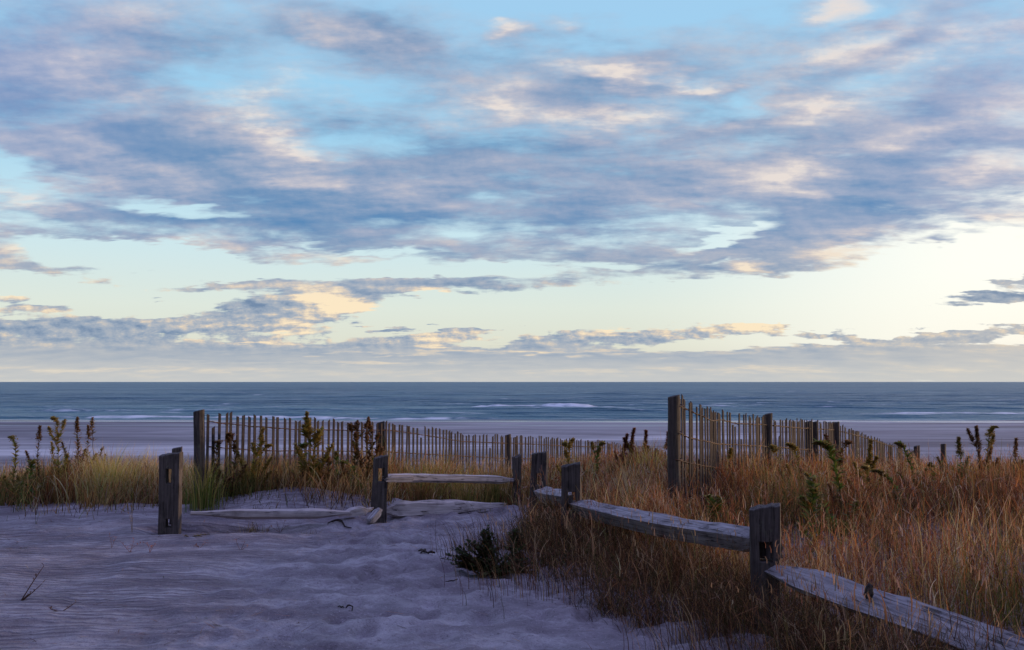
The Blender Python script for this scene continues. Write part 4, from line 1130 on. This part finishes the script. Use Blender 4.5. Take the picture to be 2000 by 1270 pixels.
weed(1642, 1112, 8.2, (1582, 868), "tallest goldenrod of the right field, its green top arching left", 'green', .16, 0, leaf=.085, dens=1.3, head=.2, bare=.35)
weed(1645, 1010, 9.2, (1650, 866), "brown topped goldenrod leaning right beside the tallest arching one", 'brown', -.04, 0, leaf=.06, branches=2, dens=.9)
weed(1690, 985, 10.2, (1702, 862), "golden plumed goldenrod before the sloping end of the right lath fence", 'ripe', .0, 0, leaf=.06, branches=2, head=.35)
weed(1588, 1110, 8.0, (1578, 960), "bushy green goldenrod low in the field left of the tallest arching one", 'green', .08, 0, leaf=.09, branches=2, dens=1.2, head=.1)
weed(1792, 965, 10.8, (1744, 868), "green goldenrod arching left beyond the right lath fence", 'green', .05, 0, leaf=.075, head=.25)
weed(1764, 990, 9.8, (1706, 922), "small drooping goldenrod low in the grass, pale plumed", 'green', .02, 0, leaf=.06, head=.3)
weed(1692, 975, 9.9, (1684, 915), "small yellowish shoot in the grass below the golden plumed goldenrod", 'ripe', .03, 0, leaf=.06, head=.2)
weed(1826, 960, 10.6, (1814, 906), "short green sprig between the two tall groups in the right field", 'green', .0, 0, leaf=.07, head=.1)
weed(1868, 955, 11.2, (1880, 856), "leafy green goldenrod, leftmost of the far right group", 'green', .0, 0, leaf=.075, head=.25)
weed(1922, 960, 11.4, (1906, 834), "tallest brown goldenrod of the far right group", 'brown', .0, 0, leaf=.06, branches=2, head=.3)
weed(1930, 955, 11.5, (1944, 836), "brown goldenrod tipped right at the centre of the far right group", 'ripe', -.03, 0, leaf=.06, branches=1, head=.35)
weed(1980, 950, 11.8, (1982, 858), "thin brown weed beside the right edge of the far right group", 'brown', .0, 0, leaf=.05, head=.3, dens=.7)
weed(1975, 975, 11.0, (1996, 900), "dark green shoot low at the right end of the field", 'green', .0, 0, leaf=.07, head=.1)
weed(1385, 1030, 8.3, (1404, 972), "dark green sprig in the grass just above the long near rail", 'green', .0, 0, leaf=.09, head=.05, branches=3)
weed(1340, 1022, 8.5, (1352, 985), "low green leaves in the grass left of the dark green sprig", 'green', .0, 0, leaf=.08, head=.05)

# --- small dark bush at the path's bend
def bush(px, py, Yd, lobes, label):
    b = wp(px, py, Yd); x, y = b.x, Yd; z = g(x, y)-.02
    root = empty("small_bush", (x, y, z)); tag(root, label, "bush", "dark bushes at the bend of the path")
    BL = Batch(); st = []
    for (tx, ty, sc_, n) in lobes:
        tp = wp(tx, ty, Yd); e = Vector((tp.x, y+random.uniform(-.15, .15), tp.z))
        for q in range(n):
            e2 = e + Vector((random.gauss(0, sc_*.5), random.gauss(0, sc_*.6), random.gauss(0, sc_*.4)-.02))
            if e2.z < z+.04: e2.z = z+.04
            s0 = Vector((x+random.gauss(0, .05), y+random.gauss(0, .05), z))
            mid = s0.lerp(e2, .5)+Vector((0, 0, .04))
            pts = [s0.lerp(mid, u).lerp(mid.lerp(e2, u), u) for u in np.linspace(0, 1, 8)]
            st.append((pts, [.005*(1-.7*i/7) for i in range(8)], 5))
            S_ = np.array(pts); m = 52
            u = rng.uniform(.35, 1, m); k = u*7; i0 = np.clip(k.astype(int), 0, 6)
            P_ = S_[i0]+(S_[i0+1]-S_[i0])*(k-i0)[:, None]
            c = pick([(4, (.045, .060, .022)), (3, (.075, .085, .028)), (1.5, (.13, .10, .035)), (1, (.12, .05, .03))], m)
            V_, F_, C_ = lance(P_, rng.uniform(0, 6.283, m), rng.uniform(.022, .042, m), rng.uniform(.006, .011, m), rng.uniform(.2, 1.5, m), c)
            BL.add(V_, F_, C_)
    v, f = tubes(st)
    mesh_np("stems", v-np.array((x, y, z)), f, M_stem, root, np.tile(np.array((.10, .055, .035)), (len(v), 1)))
    BL.build("leaves", M_leaf, root, (x, y, z))
bush(962, 1134, 7.7, [(888, 1080, .09, 14), (905, 1095, .09, 12), (935, 1058, .10, 18), (948, 1036, .06, 10), (925, 1100, .10, 14), (960, 1095, .12, 20), (985, 1110, .12, 16), (1015, 1085, .12, 16), (1030, 1110, .10, 12)], "small dark green bush at the path's bend, its tip pointing left")
bush(1010, 1120, 8.1, [(1005, 1035, .05, 9), (1006, 1060, .06, 8), (1012, 1090, .08, 8)], "narrow upright dark bush just right of the bush at the path's bend")

# --- sparse sprigs and debris on open sand
def sprig(px, py, tops, label, colr=(.28, .11, .06), name="dry_sprig", w=.002):
    x, y = on_ground(px, py); z = g(x, y)-.01
    st = []; B = Batch()
    for (tx, ty) in tops:
        e = wp(tx, ty, y+random.uniform(-.1, .1)); e.z = max(e.z, g(e.x, e.y)+.01)
        mid = Vector((x, y, z)).lerp(e, .5)+Vector((random.gauss(0, .02), random.gauss(0, .02), random.uniform(.0, .03)))
        pts = [Vector((x, y, z)).lerp(mid, u).lerp(mid.lerp(e, u), u) for u in np.linspace(0, 1, 8)]
        st.append((pts, [w*(1-.6*i/7) for i in range(8)], 5))
        P_ = np.array(pts)[3:]; n = len(P_)
        V_, F_, C_ = lance(P_, rng.uniform(0, 6.283, n), rng.uniform(.02, .05, n), rng.uniform(.003, .007, n), rng.uniform(.3, 1.2, n), pick([(1, colr), (1, tuple(q*1.5 for q in colr))], n))
        B.add(V_, F_, C_)
    root = empty(name, (x, y, z)); tag(root, label, "sprig", "dry sprigs on the open sand")
    v, f = tubes(st); mesh_np("stem", v-np.array((x, y, z)), f, M_stem, root, np.tile(np.array(colr)*.8, (len(v), 1)))
    B.build("leaves", M_leaf, root, (x, y, z))
sprig(40, 1172, [(86, 1105), (70, 1128), (82, 1140), (60, 1160)], "bare brown branching sprig on open sand at the lower left", (.15, .08, .05), w=.0045)
sprig(118, 1195, [(148, 1176), (98, 1190)], "short bare twig sprouting right of the lower left sprig", (.15, .08, .05), w=.004)
sprig(255, 1078, [(236, 1058), (262, 1054), (274, 1062)], "small reddish sprig on the sand before the broad slotted post, left one", (.40, .14, .08))
sprig(292, 1080, [(280, 1060), (300, 1066), (304, 1060)], "small orange red sprig on the sand before the broad slotted post, right one", (.46, .16, .08))
sprig(218, 1070, [(214, 1046), (226, 1050)], "brown twin stemmed sprig left of the reddish sprigs", (.30, .14, .09))
sprig(70, 1022, [(67, 980), (71, 990)], "single green blade standing in the sand at the far left", (.16, .19, .05))
sprig(258, 1040, [(256, 990), (262, 985), (252, 1005)], "tan upright sprig just left of the broad slotted post", (.38, .22, .10))
sprig(388, 1070, [(380, 1066), (402, 1060), (376, 1080)], "flat tangled reddish sprig on sand right of the broad post", (.30, .13, .08))
sprig(470, 1075, [(462, 1055), (478, 1058), (484, 1068)], "faint reddish sprig on the sand below the fallen rail", (.30, .14, .09))
sprig(372, 1048, [(402, 1072), (395, 1050), (410, 1055), (360, 1060)], "olive dried runner spilling from the broad post's foot", (.18, .13, .05), w=.006)
sprig(548, 1040, [(540, 1020), (556, 1018), (530, 1030), (565, 1032)], "brown tuft of weed under the long fallen rail", (.22, .11, .06))
def twig(px, py, bits, label, name="driftwood_twig", wd=.008):
    x, y = on_ground(px, py); z = g(x, y); lst = []
    for (ax, ay, bx, by) in bits:
        xa_, ya_ = on_ground(ax, ay); xb_, yb_ = on_ground(bx, by)
        pts = []
        for u in np.linspace(0, 1, 7):
            q = (xa_+(xb_-xa_)*u+random.gauss(0, .006), ya_+(yb_-ya_)*u+random.gauss(0, .012))
            pts.append((q[0]-x, q[1]-y, g(*q)-z+wd*.9+.012*math.sin(math.pi*u)))
        lst.append((pts, [wd*(1-.5*abs(2*i/6-1)) for i in range(7)], 6))
    v, f = tubes(lst)
    o = mesh_np(name, v, f, M_stem, None, np.tile(np.array((.05, .035, .028)), (len(v), 1)), loc=(x, y, z))
    tag(o, label, "twig", "twigs lying on the path")
twig(826, 1083, [(818, 1080, 838, 1086), (822, 1087, 832, 1077), (836, 1086, 848, 1088)], "dark clump of washed up twigs on the path left of the small bush", "twig_clump", .012)
twig(676, 1188, [(660, 1184, 672, 1188), (670, 1186, 690, 1192)], "short forked dark twig on the path near the bottom", wd=.006)
twig(672, 1030, [(650, 1020, 686, 1034), (640, 1024, 668, 1020)], "dark twigs on the sand below the splintered rail", wd=.009)
twig(880, 1136, [(872, 1136, 892, 1135)], "short curved stick on the path below the bush's tip", wd=.006)
